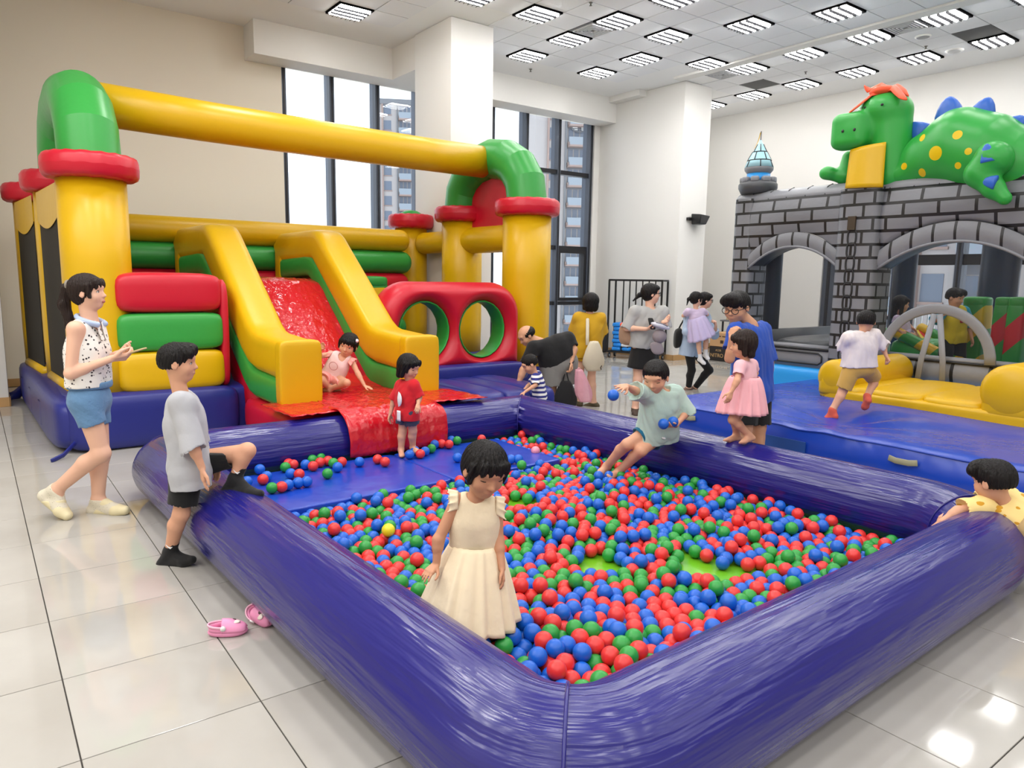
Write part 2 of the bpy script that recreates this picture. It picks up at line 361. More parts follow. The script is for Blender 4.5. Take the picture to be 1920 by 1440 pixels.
for a, bb, pa, pb, isl, isv, isd in cells:
    if (isl and seen(a, bb)) or isv: continue
    g = .006; bx = (a-pa/2+g, a+pa/2-g, bb-pb/2+g, bb+pb/2-g, CZ-.012, CZ)
    if isd:
        MB().box(rm, bx[0], bx[1], bx[2], bx[3], CZ-.01, CZ-.002).build('open_panel', VOIDM, ce, False); continue
    if seen(a, bb) and cnt < 300:
        cnt += 1; c = rm(a, bb, CZ-.012)
        if pb not in protos: protos[pb] = MB().box(rm, *bx).build('ceiling_tile', CEILT, ce, False, origin=c); bevel(protos[pb], .002, 1)
        else: o = protos[pb].copy(); COL.objects.link(o); o.parent = ce; o.location = c-root_loc(ce)
    else: rest.box(rm, *bx)
o = rest.build('ceiling_tile_field', CEILT, ce, False); o['kind'] = 'stuff'
# joints between panels read as fine dark lines: a thin backing behind the gaps
j = MB()
j.box(rm, -5, 11.13, -3.2, 5.76, CZ-.003, CZ-.001); j.box(rm, -5, 9.41, 5.76, 11.41, CZ-.003, CZ-.001); j.box(rm, 9.41, 11.13, 7.18, 10.85, CZ-.003, CZ-.001); j.box(rm, -5, 9.1, 11.66, 13.99, CZ-.003, CZ-.001); j.box(rm, 9.1, 11.4, 13.41, 13.99, CZ-.003, CZ-.001)
j.build('ceiling_grid', GAPM, ce, False)
struct(MB().box(rm, BW, 10.16, 11.42, 11.65, CZ-.045, CZ), 'beam_ceiling', WALLW)
# troffer lights in view; unseen fill lamps added elsewhere
LAMPM = emat('lamp_tube', (1, .985, .96), LAMP); REFL = mat('lamp_reflector', (14, 14, 15), .9, spec=.05); LOUV = mat('lamp_louvre', (22, 22, 24), .9, spec=.05)
for a in np.arange(6.3, -6.5, -1.71):
    for bb in np.arange(-5.25, 11, 1.695):
        q = (round(float(a), 3), round(float(bb), 3))
        if not seen(*q) and all(math.hypot(q[0]-x, q[1]-y) > .9 for x, y in main_l+right_l): main_l.append(q)  # extra out-of-view lamp spots, added to even out the room light
ORD = ['first', 'second', 'third', 'fourth', 'fifth', 'sixth', 'seventh', 'eighth', 'ninth', 'tenth', 'eleventh', 'twelfth']
for side, lst, pb0 in (('main', main_l, PB), ('castle', right_l, PR)):
    proto = None; vis = [q for q in lst if seen(*q)]; rows = sorted({a for a, b_ in vis}, reverse=True)
    for a, bb in lst:
        P = rm(a, bb, CZ-.03)
        if (a, bb) not in vis:
            ld = bpy.data.lights.new('unseen_fill_lamp', 'AREA'); ld.shape = 'SQUARE'; ld.size = .5; ld.energy = LAMP*(.85 if bb < 3.5 and a > 3 else .42 if bb < 3.5 else .26); ld.color = (1, .985, .96)  # unseen area lamp added as fill, stronger towards the left wall
            near_ = 2 < a < 8.5 and -3 < bb < 9
            if near_: ld.shape = 'RECTANGLE'; ld.size = .05; ld.size_y = .5; ld.energy /= 4
            for q in ((-.19, -.065, .065, .19) if near_ else (0,)):
                lo_ = bpy.data.objects.new('unseen_fill_lamp', ld); COL.objects.link(lo_); lo_.location = rm(a+q, bb, CZ-.07); lo_.rotation_euler = (0, 0, math.radians(90+36.71)-PI)
            continue
        if proto is None:
            r = empty('ceiling_light', P); h1, h2 = PA/2-.012, pb0/2-.012
            f = MB()
            for q in ((-h1, h1, -h2, -h2+.02), (-h1, h1, h2-.02, h2), (-h1, -h1+.02, -h2, h2), (h1-.02, h1, -h2, h2)): f.box(rm, a+q[0], a+q[1], bb+q[2], bb+q[3], CZ-.032, CZ-.001)
            f.build('light_frame', REFL, r, False)
            MB().box(rm, a-h1, a+h1, bb-h2, bb+h2, CZ-.006, CZ-.001).build('reflector', REFL, r, False)
            for q in (-.19, -.065, .065, .19): MB().tube([rm(a+q, bb-h2+.03, CZ-.026), rm(a+q, bb+h2-.03, CZ-.026)], .030, 8).build('lamp_tube', LAMPM, r)
            lv = MB()
            for q in (-.18, -.108, -.036, .036, .108, .18): lv.box(rm, a-h1+.02, a+h1-.02, bb+q-.0025, bb+q+.0025, CZ-.064, CZ-.057)
            for q in (-.128, 0, .128): lv.box(rm, a+q-.003, a+q+.003, bb-h2+.02, bb+h2-.02, CZ-.06, CZ-.03)
            lv.build('louvre', LOUV, r, False); proto = r; kids = list(r.children)
        else:
            r = proto.copy(); COL.objects.link(r); r.location = P
            for k in kids: c = k.copy(); COL.objects.link(c); c.parent = r
        ri = rows.index(a); ci = sorted(b_ for a_, b_ in vis if a_ == a).index(bb)
        tag(r, f'square louvred ceiling light, {side} bay, {ORD[ri]} row from window wall, {ORD[ci]} from its window end' if 0 else f'square louvred light, {side} ceiling bay, {ORD[ri]} row from the windows, {ORD[ci]} in row', 'ceiling light', f'ceiling lights of the {side} bay')
# vents
for n, ((a, bb), pb, lab) in enumerate([(main_v[0], PB, 'square louvred air vent between two lights in the main ceiling bay'), (right_v[0], PR, 'square louvred air vent in the ceiling above the dinosaur, beside the oval speaker'), (right_v[1], PR, 'square louvred air vent in the ceiling next to the far white column')]):
    r = empty('ceiling_vent', rm(a, bb, CZ-.02), lab, 'air vent')
    MB().box(rm, a-.27, a+.27, bb-.27, bb+.27, CZ-.016, CZ-.001).build('vent_plate', mat('vent_plate_grey', (120, 121, 124), .8), r, False)
    for k in range(5):
        s = .225-.043*k; m = MB()
        for sa in (-1, 1):
            m.box(rm, a+sa*s-.006, a+sa*s+.006, bb-s, bb+s, CZ-.034, CZ-.016); m.box(rm, a-s, a+s, bb+sa*s-.006, bb+sa*s+.006, CZ-.034, CZ-.016)
        m.build('vent_slat', mat('vent_slat_grey', (214, 215, 218), .6), r, False)
def disc(name, a, bb, r, lab, cat, hgt=.02, m=WHITE, inner=None):
    t = empty(name, rm(a, bb, CZ-.02), lab, cat)
    MB().lathe(rm(a, bb, CZ-.012), [(r, 0), (r, -hgt*.5), (r*.85, -hgt), (.001, -hgt)], 24).build('plate', m, t)
    if inner: MB().lathe(rm(a, bb, CZ-.012-hgt), [(r*.8, 0), (r*.7, -.006), (.001, -.008)], 24).build('grille', inner, t)
disc('ceiling_speaker', 6.0, 12.6, .12, 'round ceiling speaker beside the air vent above the dinosaur', 'speaker', inner=mat('speaker_grille', (150, 151, 154), .6))
disc('ceiling_speaker', 6.0, 13.74, .14, 'pale round ceiling speaker nearest the edge of the castle bay', 'speaker', inner=mat('speaker_grille_pale', (196, 197, 199), .6))
for a, bb, lab in ((9.6, 4.3, 'small sprinkler head in the ceiling border above the long yellow crossbar'), (8.3, 7.5, 'small sprinkler head in the ceiling panel between the first rows of lights'), (8.56, 9.75, 'small sprinkler head in the ceiling in the middle of the main bay'), (6.2, 13.15, 'small sprinkler head between the two ceiling speakers'), (11.5, 8.9, 'small sprinkler head in the ceiling border above the tall window'), (8.3, 13.0, 'small sprinkler head in the ceiling above the castle turret')):
    t = empty('sprinkler', rm(a, bb, CZ-.02), lab, 'sprinkler'); MB().lathe(rm(a, bb, CZ-.012), [(.03, 0), (.03, -.006), (.012, -.01), (.01, -.04), (.022, -.042), (.022, -.046), (.001, -.047)], 12).build('sprinkler_head', mat('brass_grey', (120, 118, 112), .4, metal=.8), t)
# ------------------------------------------------------------------ windows
GLASS = bpy.data.materials.new('window_glass'); GLASS.use_nodes = True; nt = GLASS.node_tree; nt.nodes.clear()
tr = nt.nodes.new('ShaderNodeBsdfTransparent'); tr.inputs[0].default_value = (.96, .98, .99, 1); gs = nt.nodes.new('ShaderNodeBsdfGlossy'); gs.inputs[1].default_value = .02
fr_ = nt.nodes.new('ShaderNodeFresnel'); fr_.inputs[0].default_value = 1.35; mx = nt.nodes.new('ShaderNodeMixShader'); ou = nt.nodes.new('ShaderNodeOutputMaterial')
nt.links.new(fr_.outputs[0], mx.inputs[0]); nt.links.new(tr.outputs[0], mx.inputs[1]); nt.links.new(gs.outputs[0], mx.inputs[2]); nt.links.new(mx.outputs[0], ou.inputs[0])
def window(name, P, bays, z0, z1, trans=(), dep=.26, fw=.085, case=(), fat=()):
    """P(u, t, z): u along the wall, t depth behind the wall face"""
    r = empty(name, P(bays[0], .15, z0)); r['kind'] = 'structure'
    for n, u in enumerate(bays):
        wd = fat[n] if fat else fw
        m = MB().box(P, u-wd/2, u+wd/2, .02, .02+dep, z0, z1).build('mullion', FRAMEM, r, False); bevel(m, .006, 1)
        MB().box(P, u-wd*.14, u+wd*.14, .012, .021, z0, z1).build('mullion_groove', DKMET, r, False)
    for i in range(len(bays)-1):
        ts = [z0] + [t for t, w_, bs in trans if i in bs] + [z1]
        for t, w_, bs in trans:
            if i in bs: MB().box(P, bays[i]+fw/2, bays[i+1]-fw/2, .06, .2, t-w_/2, t+w_/2).build('transom', DKMET, r, False)
        for q0, q1 in zip(ts, ts[1:]): MB().box(P, bays[i]+.02, bays[i+1]-.02, .15, .156, q0, q1).build('pane', GLASS, r, False)
    for (i, c0, c1) in case:
        a, b_ = bays[i]+fw/2, bays[i+1]-fw/2; q = .075; m = MB()
        m.box(P, a, a+q, .05, .22, c0, c1); m.box(P, b_-q, b_, .05, .22, c0, c1); m.box(P, a+q, b_-q, .05, .22, c0, c0+q); m.box(P, a+q, b_-q, .05, .22, c1-q, c1)
        m.build('casement', DKMET, r, False)
    return r
PW = lambda u, t, z: rm(WA+t, u, z)
window('window_1', PW, [4.51, 5.37, 6.25, 7.12, 7.94], .1, 5.17, ((.12, .06, (0, 1, 2, 3)), (1.2, .06, (0, 1, 2, 3))))
window('window_2', PW, [8.84, 9.72, 10.62, 11.56], .1, 5.17, ((.13, .07, (0, 1, 2)), (1.12, .08, (0, 1, 2)), (2.36, .09, (0, 1, 2)), (4.0, .09, (0, 1, 2))), case=((2, 1.17, 2.32),))
PV = lambda u, t, z: rm(u, WB+t, z)
window('window_3', PV, [3.05, 4.3, 5.3, 6.12, 7.3, 8.2, 8.7], .42, 3.25, ((.46, .06, range(6)), (.98, .07, (4, 5)), (2.14, .2, range(6))), fat=(.1, .1, .1, .12, .1, .09, .26))
# small loudspeaker bracketed on the far column
t = empty('wall_speaker', rm(10.05, 12.2, 2.9), 'small black loudspeaker on a bracket high on the far white column', 'speaker')
A = lambda a, b_, z: rm(10.16-a, 12.12+b_, 2.92+z)
MB().hexa([A(.05, -.02, -.1), A(.05, .24, -.1), A(.26, .20, -.1), A(.26, -.04, -.1), A(.05, -.04, .12), A(.05, .36, .10), A(.28, .30, .08), A(.28, -.02, .10)]).build('cabinet', BLKPL, t, False); bevel(t.children[0], .02, 2)
MB().box(A, -.0, .07, -.12, -.02, -.02, .04).build('bracket', BLKPL, t, False)
A2 = lambda a, b_, z: A(a, b_, z)
MB().hexa([A(.262, .0, -.08), A(.262, .18, -.08), A(.27, .18, -.08), A(.27, .0, -.08), A(.28, .0, .07), A(.28, .26, .06), A(.288, .26, .06), A(.288, .0, .07)]).build('grille', mat('grille_dark', (48, 46, 46), .6), t, False)
# ================================================================== BOUNCY HOUSE WITH SLIDE (frame bn(k, b, z): k deep, b right)
KM = np.stack([K1, K2, EZ])       # rows: local axes
house = empty('bouncy_house', bn(0, 0, 0), 'big inflatable bouncy house with red slide, yellow posts and green arches', 'bouncy house')
def hp(name, mb, m, parent=None, **k): return mb.build(name, m, parent or house, **k)
def pil(k0, k1, b0, b1, z0, z1, n=7, seg=7): return MB().pillow(bn((k0+k1)/2, (b0+b1)/2, (z0+z1)/2), [K1*(k1-k0)/2, K2*(b1-b0)/2, EZ*(z1-z0)/2], n, seg)
hp('base', pil(0.0, 3.9, -.05, 6.1, .0, .52, 16, 12), V_BLU)
hp('base_front', pil(-.12, .4, -.03, 1.52, .0, .53, 7, 8), V_BLU)
hp('base_side', pil(-.06, 3.95, -.14, .42, .0, .50, 7, 9), V_BLU)
for k in (.9, 1.9, 2.9): hp('handle_patch', MB().grid(lambda u, v: bn(k+.28*u, -.135-.012*math.sin(u*PI), .12+.24*v), 6, 3), V_BLU)
for (k, b) in ((-.12, -.03), (3.86, -.12)):
    hp('tether_strap', MB().tube([bn(k, b+.05, .12), bn(k-.10, b-.06, .04), bn(k-.16, b-.16, .012)], .016, 6, sx=1.4, sy=.5), V_BLU)
PK0, PK1, PK2 = .33, 1.93, 3.08; BL, BR = .35, 5.60; PKL, BR3 = 3.5, 5.36
def ring(k, b, r, z0, z1, p):
    n = 56; prof = []
    for i in range(17):
        a = PI*2*i/16; prof.append((r-.11+.11*math.copysign(abs(math.cos(a))**.6, math.cos(a)), (z0+z1)/2+(z1-z0)/2*math.copysign(abs(math.sin(a))**.6, math.sin(a))))
    rings = []
    for q, z in prof:
        rr = []
        for j in range(n):
            an = 2*PI*j/n; w = .004*math.sin(an*23+z*40)*(1 if abs(z-(z0+z1)/2) > .06 else .3)
            rr.append(bn(k+(q+w)*math.cos(an), b+(q+w)*math.sin(an), z+.004*math.sin(an*17)))
        rings.append(rr)
    m = MB(); m.loft(rings, cap=False); hp('collar', m, V_RED, p)
def post(k, b, r, top=2.52, dome=False):
    m = MB(); prof = [(r*.97, .46), (r*1.0, .9), (r*1.0, 1.7), (r, top)]
    m.lathe(bn(k, b), prof, 32, (K1, K2, EZ)); o = hp('post', m, V_YEL)
    ring(k, b, r+.115, top-.02, top+.21, o)
    if dome: hp('dome', MB().lathe(bn(k, b), [(r*.9, top+.12), (r*.75, top+.22), (r*.4, top+.27), (.01, top+.285)], 24, (K1, K2, EZ)), V_GRN, o)
    return o
post(PK0, BL, .295); post(PK1, BL-.06, .27); post(PKL, BL-.14, .27, dome=True)
post(PK0, BR, .335); post(PK1, BR, .31); post(PK2, BR3, .262, 2.46, dome=True)
def arch(b, r, z0=2.66, zt=3.36, k0=PK0, k1=PK1):
    c = (k0+k1)/2; h = (k1-k0)/2; P = []
    for a in (0, 22, 44, 66, 90, 114, 136, 158, 180):
        t = math.radians(a); P.append(bn(c-h*math.cos(t), b, z0+(zt-z0)*math.sin(t)**.85))
    m = MB().tube(P, r, 32, up=K2); return hp('arch', m, V_GRN, auto=14)
arch(BL, .265); arch(BR, .275)
m = MB().tube([bn(1.13, .40, 3.36), bn(1.13, 1.6, 3.33), bn(1.13, 3.0, 3.31), bn(1.13, 4.3, 3.30), bn(1.13, 5.42, 3.30)], [.215, .215, .215, .215, .22], 36, up=EZ); hp('crossbar', m, V_YEL)
# red sheet under the right arch
P = [bn(PK0+.2, BR, 2.25), bn(PK1-.2, BR, 2.25)] + [bn(1.13+.62*math.cos(math.radians(a)), BR, 2.6+.62*math.sin(math.radians(a))) for a in range(0, 181, 15)]
m = MB(); n = len(P); m.add([p+K2*.02 for p in P]+[p-K2*.02 for p in P], [tuple(range(n)), tuple(range(2*n-1, n-1, -1))]+[(i, i+n, (i+1) % n+n, (i+1) % n) for i in range(n)]); hp('arch_sheet', m, V_RED, smooth=False)
# side tubes between the posts
def tubebn(p, q, r, m, name='rail_tube', re=.8): return hp(name, MB().tube([bn(*p), bn(*[(a+b)/2 for a, b in zip(p, q)]), bn(*q)], r, 28, round_ends=re), m)
tubebn((PK0+.1, BR, 2.22), (PK1-.15, BR, 2.22), .195, V_YEL); tubebn((PK1+.1, BR-.02, 2.22), (PK2-.32, BR3+.07, 2.20), .17, V_YEL)
BK = 2.74
tubebn((BK, .5, 2.22), (BK, 4.97, 2.22), .17, V_YEL, 'back_tube'); tubebn((BK, .5, 1.88), (BK, 5.0, 1.88), .175, V_GRN, 'back_tube'); tubebn((BK, .5, 1.54), (BK, 4.95, 1.54), .175, V_RED, 'back_tube')
tubebn((BK, .5, 1.2), (BK, 4.9, 1.2), .175, V_YEL, 'back_tube'); tubebn((BK, .5, .86), (BK, 4.9, .86), .175, V_GRN, 'back_tube')
# netted left side: yellow frames and dark net
NET = mat('net_dark', (34, 30, 24), .8); nt, N, L, b = nodes(NET)
t_ = N.new('ShaderNodeBsdfTransparent'); mx = N.new('ShaderNodeMixShader'); mx.inputs[0].default_value = .86; out = N['Material Output']; L.new(t_.outputs[0], mx.inputs[1]); L.new(b.outputs[0], mx.inputs[2]); L.new(mx.outputs[0], out.inputs[0])
for k0, k1, c0, c1 in ((PK0, PK1, .10, .04), (PK1, PKL, .04, -.05)):
    L_ = lambda k, b, z: bn(k, c0+(c1-c0)*(k-k0)/(k1-k0)+b, z)
    hp('net', MB().box(L_, k0+.22, k1-.2, .0, .008, .55, 2.2), NET, smooth=False)
    hp('net_header', MB().grid(lambda u, v: L_(k0+.15+(k1-k0-.3)*u, -.012, 2.02+.46*v-.10*math.sin(PI*u)*(1-v)+.16*(1-v)), 10, 3), V_YEL); solidify(house.children[-1], .05)
    hp('net_border', MB().tube([L_(k0+.2, .02, .52), L_(k1-.2, .02, .52)], .06, 12), V_YEL)
# striped panel left of the slide
for z0, z1, mm in ((1.27, 1.66, V_RED), (.90, 1.275, V_GRN), (.50, .905, V_YEL)):
    hp('wall_pad', pil(-.02, .40, .43, 1.42, z0, z1, 6 if z1 < 1.3 else 5, 8), mm)
hp('panel_side', pil(.02, .40, 1.38, 1.47, .5, 1.60, 5, 6), V_RED)
# slide: yellow rails over green bands over the red body
def strip(path, b, w, th, m, name, ex=4):
    return hp(name, MB().tube([bn(k, b, z) for k, z in path], 1, 32, up=K2, sx=w/2, sy=th/2, ex=ex), m, auto=50)
def off(path, d):
    out = []
    for i, p in enumerate(path):
        a = path[max(i-1, 0)]; c = path[min(i+1, len(path)-1)]; t = np.array([c[0]-a[0], c[1]-a[1]]); t /= np.linalg.norm(t); out.append((p[0]+t[1]*d, p[1]-t[0]*d))
    return out
def arcpath(pts, r=.14):
    out = [pts[0]]
    for i in range(1, len(pts)-1):
        a, p, c = (np.array(q) for q in pts[i-1:i+2]); d0 = (a-p)/np.linalg.norm(a-p); d1 = (c-p)/np.linalg.norm(c-p)
        for t in (0, .5, 1): q = (1-t)**2*(p+d0*r)+2*t*(1-t)*p+t*t*(p+d1*r); out.append(tuple(q))
    return out+[pts[-1]]
TOP = [(-1.08, 1.055), (-.32, 1.09), (1.12, 2.225), (2.35, 2.215)]
for b0 in (1.75, 3.05):
    w = .40
    strip(off(arcpath(TOP), .19)+[(2.46, 1.95)], b0, w, .38, V_YEL, 'slide_rail', 4.5)
    g = [(-1.05, .56), (-.24, .575), (1.32, 1.79), (2.3, 1.74)]
    strip(arcpath(g), b0, w*.985, .30, V_GRN, 'slide_band', 4.5)
    hp('rail_end', pil(-1.155, -1.0, b0-w/2-.005, b0+w/2+.005, .41, 1.06, 9, 8), V_YEL)
    hp('rail_back', pil(2.28, 2.52, b0-w/2, b0+w/2, .9, 2.1, 8, 6), V_YEL)
hp('slide_body', pil(-1.55, .1, 1.50, 3.28, .0, .45, 5, 10), V_RED)
hp('slide_core', MB().tube([bn(-.3, 2.4, .2), bn(1.15, 2.4, 1.33), bn(2.3, 2.4, 1.33)], 1, 24, up=K2, sx=.82, sy=.25, ex=6), V_RED)
def wr(u, v, s=1.0): return .008*math.sin(23*u+7*v+3*math.sin(9*v))*math.sin(17*v+4*u)+.006*math.sin(41*v-13*u+2*math.sin(11*u))
SL = [(2.2, 1.60), (1.2, 1.605), (1.02, 1.57), (.85, 1.44), (-.15, .60), (-.35, .50), (-.6, .475), (-1.3, .475), (-1.62, .485), (-1.80, .492), (-1.94, .462), (-2.005, .39), (-2.04, .25), (-2.035, .12)]
sl = np.array(SL); seg_l = np.r_[0, np.cumsum(np.linalg.norm(np.diff(sl, axis=0), axis=1))]
def slide(u, v):
    s = u*seg_l[-1]; k = np.interp(s, seg_l, sl[:, 0]); z = np.interp(s, seg_l, sl[:, 1])
    t = min(max((s-3.6)/.6, 0), 1); bl = 1.92*(1-t)+1.80*t; br = 2.87*(1-t)+2.78*t
    q = wr(u*3, v*2)*(1.0+.7*t)+(.02*math.sin(v*PI) if s < 3 else 0)
    return bn(k-q*.6, bl+(br-bl)*v, z+q*.8)
o = hp('slide_sheet', MB().grid(slide, 110, 30), V_REDG); solidify(o, .006)
for b0, b1, e in ((1.40, 1.92, 1), (2.78, 3.36, -1)):
    o = hp('slide_flap', MB().grid(lambda u, v: bn(-1.02-.80*u-.05*v*(1 if e < 0 else -1), b0+(b1-b0)*v, .472+.012*u-.0*u+wr(u, v)*.6), 14, 12), V_REDG); solidify(o, .006)
# red hoop wall with two green-lined holes
hoop_k = .16
def rot(M=KM): return M
def hoop():
    h = .022; lo = np.array([-.26, -.04, -.04]); k = np.arange(-.32, .33, h); bb = np.arange(-.1, 2.2, h); zz = np.arange(-.08, 1.28, h)
    K, Bq, Z = np.meshgrid(k, bb, zz, indexing='ij'); r = .42
    qx = np.abs(Bq-1.03)-(1.03-r); qz = Z-(1.10-r)
    out = np.where(qz > 0, np.sqrt(np.maximum(qx, 0)**2+np.maximum(qz, 0)**2)+np.minimum(np.maximum(qx, qz), 0)-r, np.abs(Bq-1.03)-1.03)
    out = np.maximum(out, -Z)
    for c in (.60, 1.465):
        e = (np.sqrt(((Bq-c)/.345)**2+((Z-.50)/.355)**2)-1)*.35; out = np.maximum(out, -e)
    w = .17; q = np.minimum(np.maximum(-out, 0)/w, 1); T = .25*np.sqrt(1-(1-q)**2*.97)
    D = np.maximum(out, (np.abs(K)-T)*.6)
    V, Fc = surf_nets(D.astype(np.float32), np.array([k[0], bb[0], zz[0]]), h)
    return np.array([bn(hoop_k+v[0], 3.18+v[1], .50+v[2]) for v in V]), Fc
V, Fc = hoop(); mesh_obj('hoop_wall', V, Fc, V_RED, house)
for c in (.60, 1.465):
    rings = []
    for j in range(48):
        an = 2*PI*j/48; ww = .006*math.sin(an*19); rr = []
        for i in range(12):
            t = 2*PI*i/12; q = .985+.05*math.cos(t)+ww
            rr.append(bn(hoop_k+.14*math.copysign(abs(math.sin(t))**.5, math.sin(t)), 3.18+c+.355*q*math.cos(an), 1.0+.365*q*math.sin(an)))
        rings.append(rr)
    hp('hoop_lining', MB().loft(rings, closed=True), V_GRN)
# entrance step: cushions lying side by side
hp('step_riser', pil(-.22, .12, 3.20, 5.30, .30, .58, 5, 8), V_BLU)
for i in range(4): hp('step_cushion', pil(-1.52, -.12, 3.20+.35*i, 3.57+.35*i, .0, .455+.005*(i % 2), 6, 8), V_BLU)
# obstacles standing inside
STR = {}
def stripes(name, c1, c2, sc, rotv):
    m = mat(name, c1, .4); nt, N, L, b = nodes(m); tc = N.new('ShaderNodeTexCoord'); mp = N.new('ShaderNodeMapping'); mp.inputs['Rotation'].default_value = rotv; wv = N.new('ShaderNodeTexWave'); wv.inputs['Scale'].default_value = sc; wv.wave_type = 'BANDS'; wv.bands_direction = 'Z'
    rp = N.new('ShaderNodeValToRGB'); rp.color_ramp.interpolation = 'CONSTANT'; rp.color_ramp.elements[0].color = lin(c1); rp.color_ramp.elements[1].position = .5; rp.color_ramp.elements[1].color = lin(c2)
    L.new(tc.outputs['Object'], mp.inputs[0]); L.new(mp.outputs[0], wv.inputs[0]); L.new(wv.outputs[0], rp.inputs[0]); L.new(rp.outputs[0], b.inputs['Base Color']); return m
S_YG = stripes('stripe_yellow_green', (222, 178, 10), (40, 140, 54), .75, (.7, .5, 0)); S_RG = stripes('stripe_red_green', (196, 22, 44), (40, 150, 60), .75, (.7, .5, 0)); S_RW = stripes('stripe_red_yellow', (196, 26, 44), (222, 196, 60), 1.6, (0, 1.2, .9))
t = empty('striped_column', bn(2.2, 4.1, .5), 'yellow and green striped inflatable column standing inside the bouncy house behind the hoops', 'inflatable')
pil(2.0, 2.42, 3.8, 4.4, .5, 1.62, 6, 8).build('column_body', S_YG, t); pil(2.0, 2.42, 3.82, 4.38, 1.5, 1.66, 5, 6).build('column_cap', V_GRN, t)
# ================================================================== BALL POOL
RT = .23; ZT = .93*RT
PN, PR_, PB_, PL = (np.array([.163, 1.865, 0]), np.array([2.919, 4.054, 0]), np.array([.098, 7.504, 0]), np.array([-2.66, 5.36, 0]))
pool = empty('ball_pool', (PN+PR_+PB_+PL)/4, 'large dark blue inflatable tube frame of the ball pool', 'ball pool')
cs = [PN, PR_, PB_, PL]
RC = [.27, .55, 0, .20]; S = 64
def unit(v): return v/np.linalg.norm(v)
for i in range(4):
    A, B_ = cs[i]+EZ*ZT, cs[(i+1) % 4]+EZ*ZT; d = unit(B_-A); up = EZ; w = np.cross(d, up)
    dp = unit(A-cs[i-1]-EZ*ZT); dn = unit(cs[(i+2) % 4]-cs[(i+1) % 4]); pts = []      # (point, tangent plane normal, shear direction)
    def corner(C, di, do, rc, half):
        if rc == 0: return [(C, unit(di+do), di if half == 0 else do)]
        tl = rc*math.tan(math.acos(np.clip(di@do, -1, 1))/2); ang = math.acos(np.clip(di@do, -1, 1)); nrm = unit(do-di*(di@do)); O = C-di*tl+nrm*rc; out = []
        for q in range(9):
            a = ang*q/8; out.append((O-nrm*rc*math.cos(a)+di*rc*math.sin(a), unit(di*math.cos(a)+nrm*math.sin(a)), None))
        return out[4:] if half else out[:5]
    st = corner(A, dp, d, RC[i], 1); en = corner(B_, d, dn, RC[(i+1) % 4], 0)
    p0, p1 = st[-1][0], en[0][0]; mid = [(p0+(p1-p0)*q/24, d, None) for q in range(1, 24)]
    if RC[i] == 0: st = [(A, st[0][1], d)]
    rings = []
    for pt_, nn, sh in st+mid+en:
        ww = np.cross(nn if sh is None else d, up); rr = []
        for j in range(S):
            an = 2*PI*j/S; q = pt_+up*math.cos(an)*RT*(.97 if math.cos(an) < 0 else 1)+ww*math.sin(an)*RT
            if sh is not None: q = q-d*(((q-pt_)@nn)/(d@nn))
            rr.append(q)
        rings.append(rr)
    m = MB(); m.loft(rings, cap=False, uvscale=2*PI*RT/2); m.build('pool_tube', M_TUBE, pool, uv=True)
    c0 = np.mean(rings[0], 0); MB().tube([c0+(p-c0)*1.012 for p in rings[0]], .007, 6, closed=True).build('corner_seam', M_TUBE, pool)
# pool floor sheet and folded mat
m = MB(); inn = [pool_c for pool_c in cs]; cen = sum(cs)/4
m.add([c*1.0+EZ*.004 for c in cs]+[c+EZ*.012 for c in cs], [(0, 3, 2, 1), (4, 5, 6, 7), (0, 1, 5, 4), (1, 2, 6, 5), (2, 3, 7, 6), (3, 0, 4, 7)])
m.build('pool_floor', V_LIME, pool, smooth=False)
mk0, mk1, mb0, mb1, mz = -3.03, -2.03, .70, 3.33, .105
matt = empty('folding_mat', bn((mk0+mk1)/2, (mb0+mb1)/2, .012), 'blue folding mat lying in the ball pool below the slide', 'mat')
for b0, b1 in ((mb0, 2.2), (2.2, mb1)):
    o = MB().pillow(bn((mk0+mk1)/2, (b0+b1)/2, .012+(mz-.012)/2), [K1*(mk1-mk0)/2, K2*(b1-b0)/2, EZ*(mz-.012)/2], 22, 14).build('mat_panel', V_MAT, matt)
for b in (1.05, 1.75, 2.5, 3.0):
    MB().box(bn, mk0-.004, mk0+.004, b, b+.2, .035, .085).build('velcro_patch', V_MATD, matt, False)
